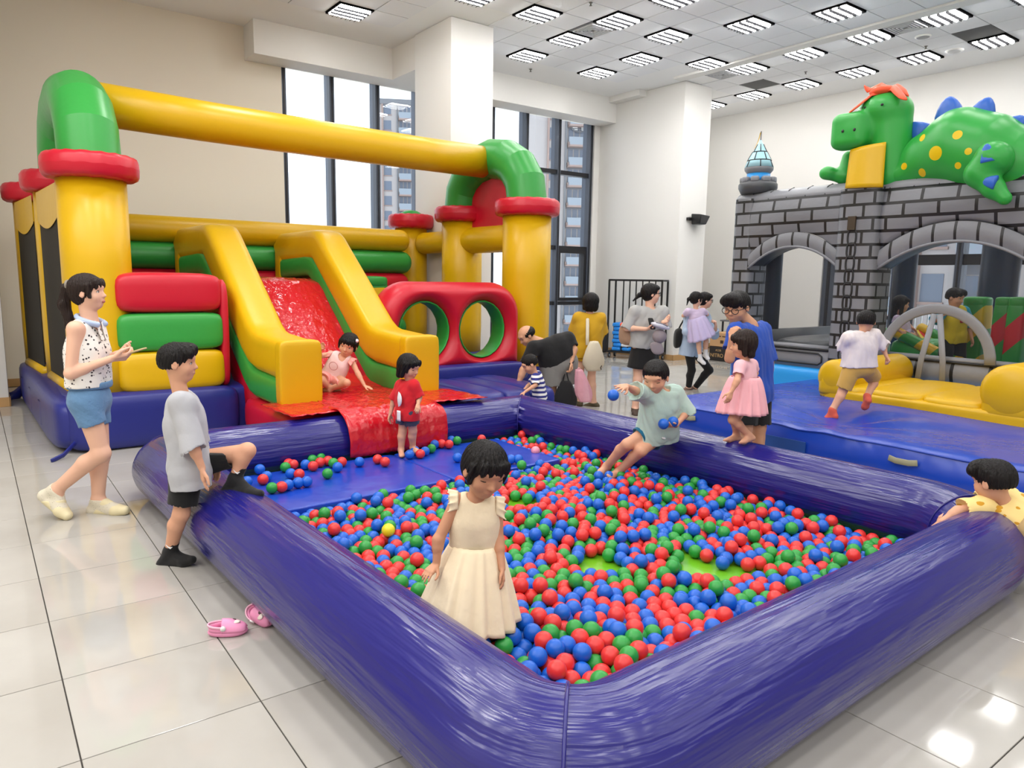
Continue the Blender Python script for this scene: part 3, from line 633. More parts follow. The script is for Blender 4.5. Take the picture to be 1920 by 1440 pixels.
# ================================================================== BALLS
BRAD = .041
cb = [mat('ball_'+n, c, .34, spec=.45) for n, c in (('red', (222, 54, 52)), ('blue', (22, 96, 198)), ('green', (42, 150, 62)), ('yellow', (232, 214, 40)), ('pink', (236, 150, 170)))]
def pool_pack():
    rg = np.random.default_rng(3)
    # interior in (k, b): k -6.0..-2.0, b .68...3.7
    k0, k1 = -6.02, -1.99; b0f = lambda k: .445+(.0)+.225; 
    n = 1960; P = np.empty((0, 3))
    ctr = [(-3.75, 2.35, .20), (-4.85, 2.0, .20), (-5.25, 2.45, .24), (-4.3, 2.95, .15), (-3.55, 1.5, .13)]   # thin spots where the green floor shows
    while len(P) < n:
        q = np.stack([rg.uniform(k0, k1, 900), rg.uniform(.68, 3.7, 900), rg.uniform(BRAD, BRAD*2.6, 900)], 1)
        ok = ~((q[:, 0] > mk0-.03) & (q[:, 1] < mb1+.03))
        for a, b, r in ctr: ok &= ~(((q[:, 0]-a)**2+(q[:, 1]-b)**2) < r*r)
        P = np.concatenate([P, q[ok]])
    P = P[:n]; D2 = 2*BRAD
    for it in range(70):
        P[:, 2] -= .003
        # neighbour pairs by cell sort
        cell = np.floor(P[:, :2]/D2).astype(np.int64); key = cell[:, 0]*100003+cell[:, 1]; o = np.argsort(key); ks = key[o]; mv = np.zeros_like(P)
        for dx in (-1, 0, 1):
            for dy in (-1, 0, 1):
                kk = key+dx*100003+dy; a = np.searchsorted(ks, kk); e = np.searchsorted(ks, kk, 'right')
                for s in range(int((e-a).max())):
                    v = a+s < e; i = np.nonzero(v)[0]; j = o[(a+s)[v]]; w = i != j; i, j = i[w], j[w]
                    d = P[i]-P[j]; l = np.sqrt((d*d).sum(1))+1e-9; t = l < D2; d, l, i = d[t], l[t], i[t]
                    np.add.at(mv, i, d/l[:, None]*((D2-l)*.34)[:, None])
        P += mv; P[:, 2] = np.maximum(P[:, 2], BRAD+.012)
        m = (P[:, 0] > mk0-BRAD*.9) & (P[:, 1] < mb1+BRAD*.9) & (P[:, 2] < mz+BRAD)
        dk = P[:, 0]-(mk0-BRAD*.9); db = (mb1+BRAD*.9)-P[:, 1]; s = m & (dk < db); P[s, 0] -= dk[s]*.5; s = m & (dk >= db); P[s, 1] += db[s]*.5
        ins = np.sqrt(np.maximum((RT+BRAD)**2-(P[:, 2]-ZT)**2, 0))
        P[:, 0] = np.clip(P[:, 0], -6.23+ins, -1.79-ins); P[:, 1] = np.clip(P[:, 1], .445+ins, 3.92-ins)
    return P
BP = pool_pack()
PEOPLE_KEEP = []      # (k, b, radius) places taken by legs
bw = np.array([bn(*p) for p in BP]); dist = np.linalg.norm(bw-EYE, axis=1)
keep = np.ones(len(BP), bool)
for px, py, r in ((885, 1160, .10), (930, 1165, .10), (1140, 890, .07), (1175, 893, .07)):
    t = at(px, py, 1.0)-EYE; t = EYE+t*((.06-EYE[2])/t[2]); keep &= np.linalg.norm(bw[:, :2]-t[:2], axis=1) > r
bw, dist, BP = bw[keep], dist[keep], BP[keep]
rgc = np.random.default_rng(11); bc = rgc.choice(3, len(bw), p=[.36, .37, .27])
vis = np.array([(-60 < pj(p)[0] < 1980 and pj(p)[1] < 1500) for p in bw])
# near ones hidden behind the near tubes are not counted among the ones that show
order = [i for i in np.argsort(dist) if vis[i] and BP[i, 0] > -5.93 and .80 < BP[i, 1]]
near = set(order[:250])
def ball_mesh():
    m = MB().ell((0, 0, 0), (np.array([BRAD, 0, 0]), np.array([0, BRAD, 0]), EZ*BRAD), 22, 14); o = m.build('ball', cb[0], None, True, (0, 0, 0)); me = o.data; bpy.data.objects.remove(o); return me
BM = ball_mesh(); bms = []
for c in cb: q = BM.copy(); q.materials.clear(); q.materials.append(c); bms.append(q)
CN = ('red', 'blue', 'green', 'yellow', 'pink')
def ball(p, c, label, group):
    o = bpy.data.objects.new('ball', bms[c]); COL.objects.link(o); o.location = p; o.rotation_euler = tuple(rgc.uniform(0, 6, 3)); return tag(o, label, 'ball', group)
restV = []; restM = []; lo = MB().ell((0, 0, 0), (np.array([BRAD, 0, 0]), np.array([0, BRAD, 0]), EZ*BRAD), 12, 7); lv = np.array(lo.V); lf = lo.F; VV = []; FF = []; MI = []
for i, p in enumerate(bw):
    if i in near: ball(p, bc[i], f'{CN[bc[i]]} plastic ball lying loose in the near half of the ball pool', f'{CN[bc[i]]} balls in the near half of the ball pool')
    else:
        b = len(VV)*len(lv); VV.append(lv+p); FF += [tuple(q+b for q in f) for f in lf]; MI += [int(bc[i])]*len(lf)
o = mesh_obj('ball_pile', np.concatenate(VV), FF, cb[0], None, True, mats=cb[:3], midx=MI); o['kind'] = 'stuff'; o['label'] = 'spread of red, blue and green plastic balls filling the far part of the ball pool'
# balls on the folding mat: seen position, colour
onmat = [(497, 862, 2), (463, 903, 1), (473, 872, 2), (487, 880, 1), (470, 866, 0), (500, 893, 1), (510, 915, 2), (493, 899, 0), (528, 913, 0), (541, 869, 0), (561, 889, 0), (545, 888, 1), (559, 905, 1), (535, 876, 2), (575, 903, 1), (550, 871, 0), (560, 860, 2), (573, 871, 1), (587, 874, 0), (586, 862, 2), (601, 858, 2), (615, 864, 0), (600, 867, 0), (625, 868, 2), (614, 888, 2), (633, 876, 1), (641, 866, 0), (674, 866, 1), (708, 861, 0), (722, 866, 0), (768, 852, 1), (788, 851, 0), (797, 846, 1), (809, 841, 2), (815, 833, 1), (828, 832, 0), (842, 833, 0), (846, 825, 1), (857, 826, 2), (540, 909, 1), (858, 858, 1), (903, 823, 0), (778, 845, 1), (958, 861, 1), (972, 861, 1), (978, 872, 2)]
for x, y, c in onmat:
    d = at(x, y, 1.0)-EYE; p = EYE+d*((mz+BRAD-EYE[2])/d[2])
    q = p-BO
    if q@K1 > mk1+.0 or q@K2 < mb0: p = EYE+d*((mz+BRAD-EYE[2])/d[2])
    ball(p, c, f'{CN[c]} plastic ball lying on the blue folding mat below the slide', f'{CN[c]} balls on the folding mat')
for x, y, c, z, lab in ((728, 994, 3, .12, 'single yellow plastic ball among the red and blue ones near the mat'), (1004, 845, 4, .12, 'single pale pink plastic ball beside green balls near the far corner')):
    d = at(x, y, 1.0)-EYE; ball(EYE+d*((z-EYE[2])/d[2]), c, lab, None)
# ================================================================== CASTLE (frame rm(e1, e2, z)); front face near e2 = 9.15
def onE2(x, y, q):
    d = _R*((x-960)/FPX)+_U*((720-y)/FPX)+_F; return EYE+d*((q-EYE@E2)/(d@E2))
castle = empty('bouncy_castle', rm(6.85, 9.05, 0), 'grey stone-print inflatable bouncy castle with arched openings, at the far wall', 'bouncy castle')
def cp(name, mb, m, parent=None, **k): return mb.build(name, m, parent or castle, **k)
def rpil(a0, a1, b0, b1, z0, z1, n=7, seg=7): return MB().pillow(rm((a0+a1)/2, (b0+b1)/2, (z0+z1)/2), [E1*(a1-a0)/2, E2*(b1-b0)/2, EZ*(z1-z0)/2], n, seg)
def brickmat(name, bw, rh, mort, offs=.5, c1=(124, 126, 132), c2=(112, 114, 120)):
    m = mat(name, c1, .42, .0); nt, N, L, b = nodes(m); uv = N.new('ShaderNodeTexCoord'); br = N.new('ShaderNodeTexBrick')
    br.inputs['Scale'].default_value = 1; br.inputs['Brick Width'].default_value = bw; br.inputs['Row Height'].default_value = rh; br.inputs['Mortar Size'].default_value = mort; br.inputs['Mortar Smooth'].default_value = .05; br.offset = offs; br.inputs['Bias'].default_value = -.2
    br.inputs['Color1'].default_value = lin(c1); br.inputs['Color2'].default_value = lin(c2); br.inputs['Mortar'].default_value = lin((26, 26, 28))
    L.new(uv.outputs['UV'], br.inputs['Vector']); L.new(br.outputs['Color'], b.inputs['Base Color'])
    n = N.new('ShaderNodeTexNoise'); n.inputs['Scale'].default_value = 9; n.inputs['Detail'].default_value = 3; bp = N.new('ShaderNodeBump'); bp.inputs['Strength'].default_value = .3; bp.inputs['Distance'].default_value = .02
    L.new(uv.outputs['Object'], n.inputs['Vector']); L.new(n.outputs[0], bp.inputs['Height']); L.new(bp.outputs[0], b.inputs['Normal']); return m
BRK = brickmat('stone_print', .40, .165, .019); BRKS = brickmat('stone_print_small', .25, .165, .018); BRKA = brickmat('stone_print_arch', .27, .34, .018, 0); BRKL = brickmat('stone_print_large', .40, .30, .02)
def gridx(fn, uvf, nu, nv):
    m = MB(); V = []; UV = []
    for i in range(nu+1):
        for j in range(nv+1): V.append(fn(i/nu, j/nv)); UV.append(uvf(i/nu, j/nv))
    q = nv+1; m.add(V, [(i*q+j, (i+1)*q+j, (i+1)*q+j+1, i*q+j+1) for i in range(nu) for j in range(nv)], UV); return m
CF, CT = 9.16, 2.85
cp('base', rpil(2.0, 6.86, 9.04, 12.6, 0, .52, 14, 10), V_LBLU)
# posts as rounded boxes with printed blocks (ring of the section x height)
def cpost(a0, a1, b0, b1, z0, z1, m=BRKS, name='post', ph=0):
    n = 40; rings = []; ca, cb_, ha, hb = (a0+a1)/2, (b0+b1)/2, (a1-a0)/2, (b1-b0)/2
    mb = MB(); V = []; UV = []; zs = np.linspace(z0, z1, 14)
    for z in zs:
        L_ = 0; prev = None
        for j in range(n+1):
            an = 2*PI*j/n+PI/4; c, s = math.cos(an), math.sin(an); e = 2/5.
            p = rm(ca+ha*math.copysign(abs(c)**e, c), cb_+hb*math.copysign(abs(s)**e, s), z)
            if prev is not None: L_ += np.linalg.norm(p-prev)
            prev = p; V.append(p); UV.append((L_+ph, z))
    F_ = [(i*(n+1)+j, i*(n+1)+j+1, (i+1)*(n+1)+j+1, (i+1)*(n+1)+j) for i in range(13) for j in range(n)]
    mb.add(V, F_, UV); return cp(name, mb, m, uv=True)
cpost(6.53, 6.87, 9.14, 9.62, .5, CT); cpost(4.66, 5.22, 9.06, 9.6, .5, CT, BRKS, ph=.1); cpost(2.35, 2.95, 9.1, 9.6, .5, CT)
# arched wall panels
def archwall(a0, a1, ctr, hw, zs, zi, zo, bandm, th=.36):
    """opening: half width hw about ctr, springing at zs, crown zi; stone band out to zo; wall to the top"""
    def arc(u, z, h):       # u 0..1 left to right
        x = ctr+h*(1-2*u)*1.0; q = max(1-((1-2*u))**2, 0); return x, zs+(z-zi)+(zi-zs)*(1-abs(1-2*u)**2.1)
    def fo(u, v):
        x, z = arc(u, zo, hw+.0); zt = CT-.02
        bul = .05*math.sin(PI*min(max(v, 0), 1)); return rm(x, CF+.03-bul, z+(zt-z)*v)
    m = gridx(fo, lambda u, v: (lambda p: (float(p@E1), float(p[2])))(fo(u, v)), 26, 8); cp('wall_panel', m, BRK, uv=True)
    def fb(u, v):
        x, zo_ = arc(u, zo, hw); x2, zi_ = arc(u, zi, hw); bul = .022*math.sin(PI*v); return rm(x, CF+.012-bul, zi_+(zo_-zi_)*v)
    cp('arch_band', gridx(fb, lambda u, v: ((1-2*u)*hw*1.12, .01+.32*v), 30, 6), bandm, uv=True)
    P = [rm(*(lambda q: (q[0], CF+.01, q[1]))(arc(u, zi, hw))) for u in np.linspace(0, 1, 31)]
    cp('arch_piping', MB().tube(P, .018, 8), V_GREY)
    fi = lambda u, v: rm(arc(u, zi, hw)[0], CF+.01+th*v, arc(u, zi, hw)[1]+.004); cp('arch_soffit', MB().grid(fi, 24, 3), V_DGREY)
archwall(5.18, 6.57, 5.875, .69, 1.86, 2.15, 2.35, BRKA); archwall(2.9, 4.7, 3.80, .88, 1.84, 2.16, 2.39, BRKA)
cp('top_tube', MB().tube([rm(6.84, 9.42, CT-.02), rm(4.6, 9.42, CT-.02), rm(2.3, 9.42, CT-.02)], .235, 24, round_ends=.3, sy=.6, up=E2), V_GREY)
def topline(a): return rm(a, 9.19, CT-.02)
for n in range(16):
    a = 6.6-.285*n; cp('top_joint', MB().tube([rm(a, 9.19, CT-.03), rm(a, 9.25, CT+.075), rm(a, 9.36, CT+.118)], .012, 6), BLACK)
# lower panels
for a0, a1, mm in ((5.2, 6.55, V_GREY), (2.9, 4.68, BRKL)):
    f = lambda u, v: rm(a1+(a0-a1)*u, CF+.02-.05*math.sin(PI*v), .50+.28*v); cp('lower_panel', gridx(f, lambda u, v: ((a1-a0)*u, .02+.28*v), 16, 5), mm, uv=True)
    cp('lower_rail', MB().tube([rm(a1, CF+.02, .79), rm(a0, CF+.02, .79)], .035, 10), V_GREY); cp('rail_line', MB().tube([rm(a1, CF-.02, .765), rm(a0, CF-.02, .765)], .014, 6), BLACK)
P = [rm(5.84+.5*c_, CF-.045, .64+.075*s_) for c_, s_ in ((-1, 1), (1, 1), (1.1, .5), (1.1, -.5), (1, -1), (-1, -1), (-1.1, -.5), (-1.1, .5))]; cp('printed_frame', MB().tube(P, .012, 6, closed=True), BLACK)
# chain printed on the middle post
z = 2.34
cp('printed_lock', MB().box(rm, 4.93, 5.03, 9.03, 9.06, 2.33, 2.50), mat('print_brown', (58, 46, 30), .5), smooth=False)
for i in range(10):
    w_, h_ = .055, .092; zc = 2.24-.165*i; P = []
    for q in range(20):
        an = 2*PI*q/20; c, s = math.cos(an), math.sin(an); P.append(rm(4.97+w_*math.copysign(abs(c)**.6, c), 9.055, zc+h_*math.copysign(abs(s)**.75, s)))
    cp('chain_link', MB().tube(P, .013, 6, closed=True, up=E2, sx=.5), BLACK)
# nets in the arches
NETG = bpy.data.materials.new('net_grey'); NETG.use_nodes = True; nt, N, L, b = nodes(NETG); b.inputs['Base Color'].default_value = lin((60, 62, 66)); b.inputs['Roughness'].default_value = .8
t_ = N.new('ShaderNodeBsdfTransparent'); mx = N.new('ShaderNodeMixShader'); mx.inputs[0].default_value = .30; L.new(t_.outputs[0], mx.inputs[1]); L.new(b.outputs[0], mx.inputs[2]); L.new(mx.outputs[0], N['Material Output'].inputs[0])
for ctr, hw, zi, zs in ((5.875, .69, 2.15, 1.86), (3.80, .88, 2.16, 1.84)):
    f = lambda u, v: rm(ctr+hw*(1-2*u), CF+.3, .78+(zs+(zi-zs)*(1-abs(1-2*u)**2.1)-.78)*v); cp('net', MB().grid(f, 20, 2), NETG, smooth=False)
# inner posts, seen through the openings; the first stands for the castle's dark inner left side
for a, b_, r in ((6.66, 9.92, .14), (5.66, 12.0, .17), (4.32, 12.0, .25), (2.55, 12.2, .24)): cp('inner_post', MB().lathe(rm(a, b_), [(r, .5), (r, 2.8), (r*.6, 2.9)], 24), V_SLATE)
cp('side_wall', MB().box(rm, 6.5, 6.62, 9.5, 12.4, .5, .95), V_DGREY); cp('side_ramp', rpil(5.6, 6.5, 9.6, 11.6, .5, .86, 4, 6), V_DGREY)
cp('top_beam', MB().tube([rm(6.7, 12.3, 2.75), rm(2.3, 12.3, 2.75)], .2, 16), V_SLATE); cp('top_beam', MB().tube([rm(6.65, 9.5, 2.72), rm(6.65, 12.3, 2.72)], .18, 16), V_DGREY)
# little entrance arch with straps
P = [rm(3.86+.60*math.cos(math.radians(a)), 9.06, .78+.60*math.sin(math.radians(a))) for a in range(0, 181, 9)]
cp('entrance_arch', MB().tube(P, 1, 12, up=E2, sx=.02, sy=.06, ex=3), V_GREY)
for s in (-1, 1): cp('entrance_strap', MB().tube([rm(3.86+.03*s, 9.05, 1.32), rm(3.86+.12*s, 9.03, .78), rm(3.86+.14*s, 9.02, .50)], 1, 8, up=E2, sx=.008, sy=.035, ex=4), V_GREY)
# yellow entrance pad with bolsters
t = castle
for i in range(4): cp('entrance_cushion', rpil(4.46-.56*(i+1)-.03, 4.46-.56*i+.03, 7.62, 9.1, .36, .56, 6, 8), V_YEL)
cp('entrance_base', rpil(2.0, 4.46, 7.60, 9.1, .30, .50, 12, 8), V_YEL)
for a, r in ((4.27, .20), (2.56, .26)): cp('bolster', MB().tube([rm(a, 7.66, .42+r), rm(a, 8.4, .42+r), rm(a, 9.06, .42+r)], r, 24, round_ends=.35), V_YEL)
for a, r in ((4.27, .2), (2.56, .26)): cp('bolster_foot', rpil(a-r, a+r, 7.6, 9.06, .40, .66, 7, 7), V_YEL)
# turret
tc0 = onE2(1421, 350, 9.38); R_ = lambda q: q
def lat(prof, m, name, c=tc0, seg=28): return cp(name, MB().lathe(np.array([c[0], c[1], 0]), prof, seg), m)
zb = tc0[2]
lat([(.12, zb-.12), (.24, zb-.10), (.275, zb-.03), (.275, zb+0.023), (.24, zb+0.068), (.12, zb+0.076)], V_DGREY, 'turret_ring'); lat([(.165, zb+0.046), (.165, zb+0.179)], V_LBLU, 'turret_neck')
lat([(.15, zb+0.167), (.20, zb+0.228), (.205, zb+0.258), (.19, zb+0.289)], V_GREY, 'turret_eave')
lat([(.205, zb+0.266), (.165, zb+0.365), (.10, zb+0.486), (.045, zb+0.593), (.012, zb+0.654)], V_PALE, 'turret_roof')
for i in range(9):
    an = 2*PI*i/9; c = tc0*1.0; c[2] = zb+0.087; u = np.array([math.cos(an), math.sin(an), 0]); v = np.array([-math.sin(an), math.cos(an), 0]); cp('merlon', MB().pillow(c+u*.215, [u*.045, v*.06, EZ*.04], 4, 5), V_GREY)
rp_ = [(.207, .266), (.167, .365), (.102, .486), (.047, .593)]
for r_, z_ in rp_[1:3]: cp('roof_line', MB().tube([tc0*np.array([1, 1, 0])+np.array([r_*math.cos(a), r_*math.sin(a), zb+z_]) for a in np.linspace(0, 2*PI, 28, endpoint=False)], .007, 6, closed=True), BLACK)
for q0, q1, offa in ((0, 1, 0), (1, 2, .5), (2, 3, 0)):
    for i in range(6):
        an = 2*PI*(i+offa)/6+.3; u = np.array([math.cos(an), math.sin(an), 0]); b0 = tc0*np.array([1, 1, 0]); cp('roof_line', MB().tube([b0+u*rp_[q0][0]+EZ*(zb+rp_[q0][1]), b0+u*rp_[q1][0]+EZ*(zb+rp_[q1][1])], .007, 6), BLACK)
p0 = tc0+EZ*.71; cp('flag_pole', MB().tube([tc0+EZ*.64, tc0+EZ*.78], .006, 6), BLACK)
cp('flag', MB().grid(lambda u, v: tc0+EZ*(.78-.22*u-.02*v)+E1*(.09*u+.02*v-.0)+E2*(.02*math.sin(3*u)), 5, 2), V_YEL); solidify(castle.children[-1], .006)
# ------------------------------------------------------------------ dinosaur lying on the castle
dino = empty('inflatable_dinosaur', onE2(1650, 345, 9.4), 'smiling green inflatable dinosaur with blue spikes and yellow spots on top of the castle', 'inflatable dinosaur')
D0, D1 = 9.18, 9.45
def q(x, y, d=D1): return onE2(x, y, d)
S6 = onE2(1001, 0, 9.4); px = .0073     # metres per pixel there, about
MR = np.stack([E1, E2, EZ])
spots = [(1725, 257, .085/2), (1799, 254, .05), (1757, 288, .078), (1820, 285, .038), (1687, 310, .04), (1721, 322, .045), (1798, 311, .036), (1680, 340, .03), (1881, 313, .036)]
DIN = V_GDIN
def cone(a, b, ra, rb, k=.05): return ('c', np.asarray(a, float), np.asarray(b, float), ra, rb, k)
def ell(c, r, M=I3, k=.05): return ('e', np.asarray(c, float), np.asarray(r, float), M, k)
yaw = np.stack([E1, E2, EZ])
body = [cone(q(1700, 325), q(1740, 300), .20, .30, .1), cone(q(1740, 300), q(1800, 278), .30, .43, .1), cone(q(1800, 278), q(1850, 290), .43, .42, .1), cone(q(1850, 290), q(1905, 310), .42, .34, .1), cone(q(1905, 310), q(1975, 330), .34, .12, .1), ell(q(1690, 330), (.30, .25, .17), yaw, .1), cone(q(1720, 335), q(1860, 330), .16, .2, .08)]
o = sdf_obj('body', body, .026, None, dino, mats=[DIN])
m = mat('dino_spotted', (44, 158, 62), .36); nt, N, L, b = nodes(m); tc = N.new('ShaderNodeTexCoord'); prev = None; dl = root_loc(dino)
for (x, y, r) in spots:
    # centre of the printed spot on the near flank
    c = q(x, y, 9.07)-dl; vm = N.new('ShaderNodeVectorMath'); vm.operation = 'DISTANCE'; L.new(tc.outputs['Object'], vm.inputs[0]); vm.inputs[1].default_value = tuple(c); mt = N.new('ShaderNodeMath'); mt.operation = 'LESS_THAN'; L.new(vm.outputs['Value'], mt.inputs[0]); mt.inputs[1].default_value = r
    # disc shape: remove the depth component by projecting on the flank plane
    vs = N.new('ShaderNodeVectorMath'); vs.operation = 'SUBTRACT'; L.new(tc.outputs['Object'], vs.inputs[0]); vs.inputs[1].default_value = tuple(c); dt = N.new('ShaderNodeVectorMath'); dt.operation = 'DOT_PRODUCT'; L.new(vs.outputs[0], dt.inputs[0]); dt.inputs[1].default_value = tuple(E1); sq = N.new('ShaderNodeMath'); sq.operation = 'MULTIPLY'; L.new(dt.outputs['Value'], sq.inputs[0]); L.new(dt.outputs['Value'], sq.inputs[1])
    d2 = N.new('ShaderNodeVectorMath'); d2.operation = 'DOT_PRODUCT'; L.new(vs.outputs[0], d2.inputs[0]); d2.inputs[1].default_value = (0, 0, 1); s2 = N.new('ShaderNodeMath'); s2.operation = 'MULTIPLY_ADD'; L.new(d2.outputs['Value'], s2.inputs[0]); L.new(d2.outputs['Value'], s2.inputs[1]); L.new(sq.outputs[0], s2.inputs[2])
    L.new(s2.outputs[0], mt.inputs[0]); mt.inputs[1].default_value = r*r
    if prev is None: prev = mt.outputs[0]
    else: a_ = N.new('ShaderNodeMath'); a_.operation = 'MAXIMUM'; L.new(prev, a_.inputs[0]); L.new(mt.outputs[0], a_.inputs[1]); prev = a_.outputs[0]
mxn = N.new('ShaderNodeMix'); mxn.data_type = 'RGBA'; L.new(prev, mxn.inputs[0]); mxn.inputs[6].default_value = lin((44, 158, 62)); mxn.inputs[7].default_value = lin((226, 190, 10)); L.new(mxn.outputs[2], b.inputs['Base Color'])
o.data.materials[0] = m
neck = [cone(q(1672, 330, 9.4), q(1672, 215, 9.36), .24, .235, .05), ell(q(1658, 207, 9.36), (.31, .28, .21), yaw, .08), cone(q(1640, 238, 9.34), q(1612, 246, 9.22), .21, .20, .06), ('b', q(1597, 246, 9.16), (.235, .15, .225), yaw, .11, .05)]
sdf_obj('head', neck, .022, DIN, dino)
bl = [q(1600, 282, 9.14), q(1662, 268, 9.16), q(1656, 352, 9.12), q(1590, 354, 9.10)]
o = MB().grid(lambda u, v: (bl[0]*(1-u)+bl[1]*u)*(1-v)+(bl[3]*(1-u)+bl[2]*u)*v-E2*(.05*math.sin(PI*u)), 10, 10).build('belly', V_YEL, dino); solidify(o, .05, -1)
sdf_obj('arm', [cone(q(1592, 295, 9.45), q(1585, 330, 9.42), .085, .11, .06), cone(q(1585, 330, 9.42), q(1548, 326, 9.3), .10, .07, .05), ell(q(1552, 324, 9.3), (.11, .08, .085), yaw, .03)], .02, DIN, dino)
sdf_obj('leg', [cone(q(1862, 300, 9.05), q(1838, 325, 9.02), .20, .15, .06), cone(q(1838, 325, 9.02), q(1862, 352, 9.0), .145, .11, .06), cone(q(1862, 352, 9.0), q(1884, 372, 8.98), .10, .07, .05)], .02, DIN, dino)
def spike(c, d, w, h, nm='spike'):
    d = np.asarray(d, float); d /= np.linalg.norm(d); u = np.cross(d, E2); u /= np.linalg.norm(u)
    MB().loft([[c+d*h*z+u*w*s_*math.copysign(abs(math.cos(a))**.8, math.cos(a))+E2*w*.55*s_*math.copysign(abs(math.sin(a))**.8, math.sin(a)) for a in np.linspace(0, 2*PI, 12, endpoint=False)] for z, s_ in ((-.15, 1), (0, 1.0), (.4, .82), (.75, .55), (.95, .28), (1.02, .08))]).build(nm, V_DBLU, dino)
SX = lambda x, z: -E1*x+EZ*z
for x, y, dx, dz, w, h in ((1728, 250, -.7, .55, .13, .21), (1780, 216, -.1, 1, .16, .21), (1838, 221, .35, 1, .16, .22), (1886, 250, .8, .8, .15, .22), (1912, 286, 1, .4, .11, .2)): spike(q(x, y, 9.45), SX(dx, dz), w, h)
for x, y, dx, dz, w, h, d in ((1852, 300, -.15, 1, .085, .17, 8.9), (1864, 342, -.9, .2, .075, .12, 8.9)): spike(q(x, y, d), SX(dx, dz), w, h)
for x, y, d in ((1654, 196, 9.06), (1622, 202, 9.10)): MB().ell(q(x, y, d), [E1*.02, E2*.012, EZ*.016], 12, 8).build('eye', BLACK, dino)
for x, y, d in ((1580, 246, 9.005), (1602, 243, 9.005)): MB().ell(q(x, y, d), [E1*.018, E2*.01, EZ*.02], 12, 8).build('nostril', BLACK, dino)
# orange paper-like crest
def petal(pts, w):
    P = [q(x, y, d) for x, y, d in pts]
    def f(u, v):
        n = len(P)-1; t = min(int(u*n), n-1); s_ = u*n-t; c = P[t]*(1-s_)+P[t+1]*s_; ww = w*math.sin(PI*min(.12+u*.88, 1))**.8; return c+(E2*.8+EZ*.5)*ww*(v-.5)+EZ*.02*math.cos((v-.5)*PI)
    o = MB().grid(f, 12, 4).build('crest', V_ORNG, dino); solidify(o, .012)
petal([(1665, 172, 9.3), (1640, 175, 9.2), (1615, 195, 9.1), (1592, 213, 9.08)], .16); petal([(1672, 170, 9.3), (1650, 160, 9.3), (1630, 170, 9.25), (1620, 163, 9.2)], .14)
petal([(1655, 172, 9.3), (1675, 165, 9.25), (1690, 180, 9.15), (1700, 188, 9.1)], .16); petal([(1650, 175, 9.4), (1680, 162, 9.4), (1695, 172, 9.35), (1703, 181, 9.3)], .14); MB().ell(q(1656, 172, 9.3), [E1*.16, E2*.16, EZ*.07], 16, 8).build('crest', V_ORNG, dino)
# ------------------------------------------------------------------ inflatables standing inside the castle
t = empty('inflatable_slide', rm(4.6, 10.2, .5), 'small striped slide with red and yellow lanes inside the castle', 'slide')
P0, P1 = onE2(1668, 628, 10.0), onE2(1760, 680, 10.0)
sl_ = lambda u, v: rm(4.70-1.1*u, 9.75+.8*v, 1.02-.42*u**.8)
o = MB().grid(sl_, 12, 8).build('slide_lane', S_RW, t); solidify(o, .05)
for v in (0, 1): MB().tube([sl_(0, v)+EZ*.04, sl_(.5, v)+EZ*.04, sl_(1, v)+EZ*.03], .075, 12, round_ends=.6).build('slide_side', S_YG, t)
rpil(4.1, 4.75, 9.72, 10.55, .5, .95, 5, 6).build('slide_block', V_GRN, t)
for x0, x1, y, d, mm, lab in ((1812, 1858, 560, 10.2, S_YG, 'yellow and green striped inflatable post inside the castle'), (1872, 1905, 561, 10.0, S_RG, 'red and green striped inflatable post inside the castle, partly hidden'), (1898, 1935, 561, 9.75, S_RG, 'red and green striped inflatable post nearest the castle front')):
    a, b_ = onE2(x0, y, d), onE2(x1, y, d); ca = (a@E1+b_@E1)/2; h = abs(a@E1-b_@E1)/2; t = empty('inflatable_post', rm(ca, d, .5), lab, 'inflatable')
    rpil(ca-h, ca+h, d-.16, d+.16, .5, a[2], 6, 8).build('post_body', mm, t); rpil(ca-h*.96, ca+h*.96, d-.15, d+.15, a[2]-.1, a[2]+.03, 5, 6).build('post_cap', V_GRN, t)
t = empty('inflatable_block', rm(5.42, 10.6, .5), 'green inflatable corner block behind the middle post of the castle', 'inflatable'); rpil(5.2, 5.62, 10.3, 10.9, .5, 1.05, 4, 6).build('block_body', V_GRN, t)
# ------------------------------------------------------------------ big blue landing mat
lm = empty('landing_mat', rm(3.4, 7.2, 0), 'thick blue landing mat on the floor in front of the castle', 'mat')
ZM = .40
def mtop(u, v):
    a = 5.36-4.6*u; b_ = 5.86+3.2*v; dip = .0
    for ca, cb_, r, d in ((3.55, 6.5, .55, .085), (2.6, 6.9, .5, .04)): dip += d*math.exp(-((a-ca)**2+(b_-cb_)**2)/(r*r))
    an = math.atan2(b_-6.5, a-3.55); rr = math.hypot(b_-6.5, a-3.55); pl = .010*math.sin(an*9)*math.exp(-((rr-.45)/.45)**2)
    e = min(u, 1-u)*4.6; e2_ = min(v, 1-v)*3.2; rd = min(min(e, e2_)/.12, 1); return rm(a, b_, ZM-dip+pl+.012*math.sin(2.2*a)-.03*(1-rd)**2)
mb = MB(); mb.grid(mtop, 90, 64); o = mb.build('mat_top', V_MAT, lm)
def side(fn, nm, n=60):
    f = lambda u, v: fn(u)*np.array([1, 1, v])+EZ*.0; o = MB().grid(lambda u, v: (lambda p: np.array([p[0], p[1], p[2]*(1-v)])-(E2*.05 if nm == 'mat_front' else np.zeros(3))*math.sin(PI*v)+E2*.004*math.sin(30*u+5*v)+(EZ*.002))(fn(u)), n, 8).build(nm, V_MAT, lm); return o
side(lambda u: mtop(u, 0), 'mat_front'); side(lambda u: mtop(0, u), 'mat_side'); side(lambda u: mtop(u, 1), 'mat_back'); side(lambda u: mtop(1, u), 'mat_side')
MB().tube([mtop(u, 0)+EZ*.004-E2*.004 for u in np.linspace(0, 1, 60)], .009, 6).build('seam_piping', V_MAT, lm)
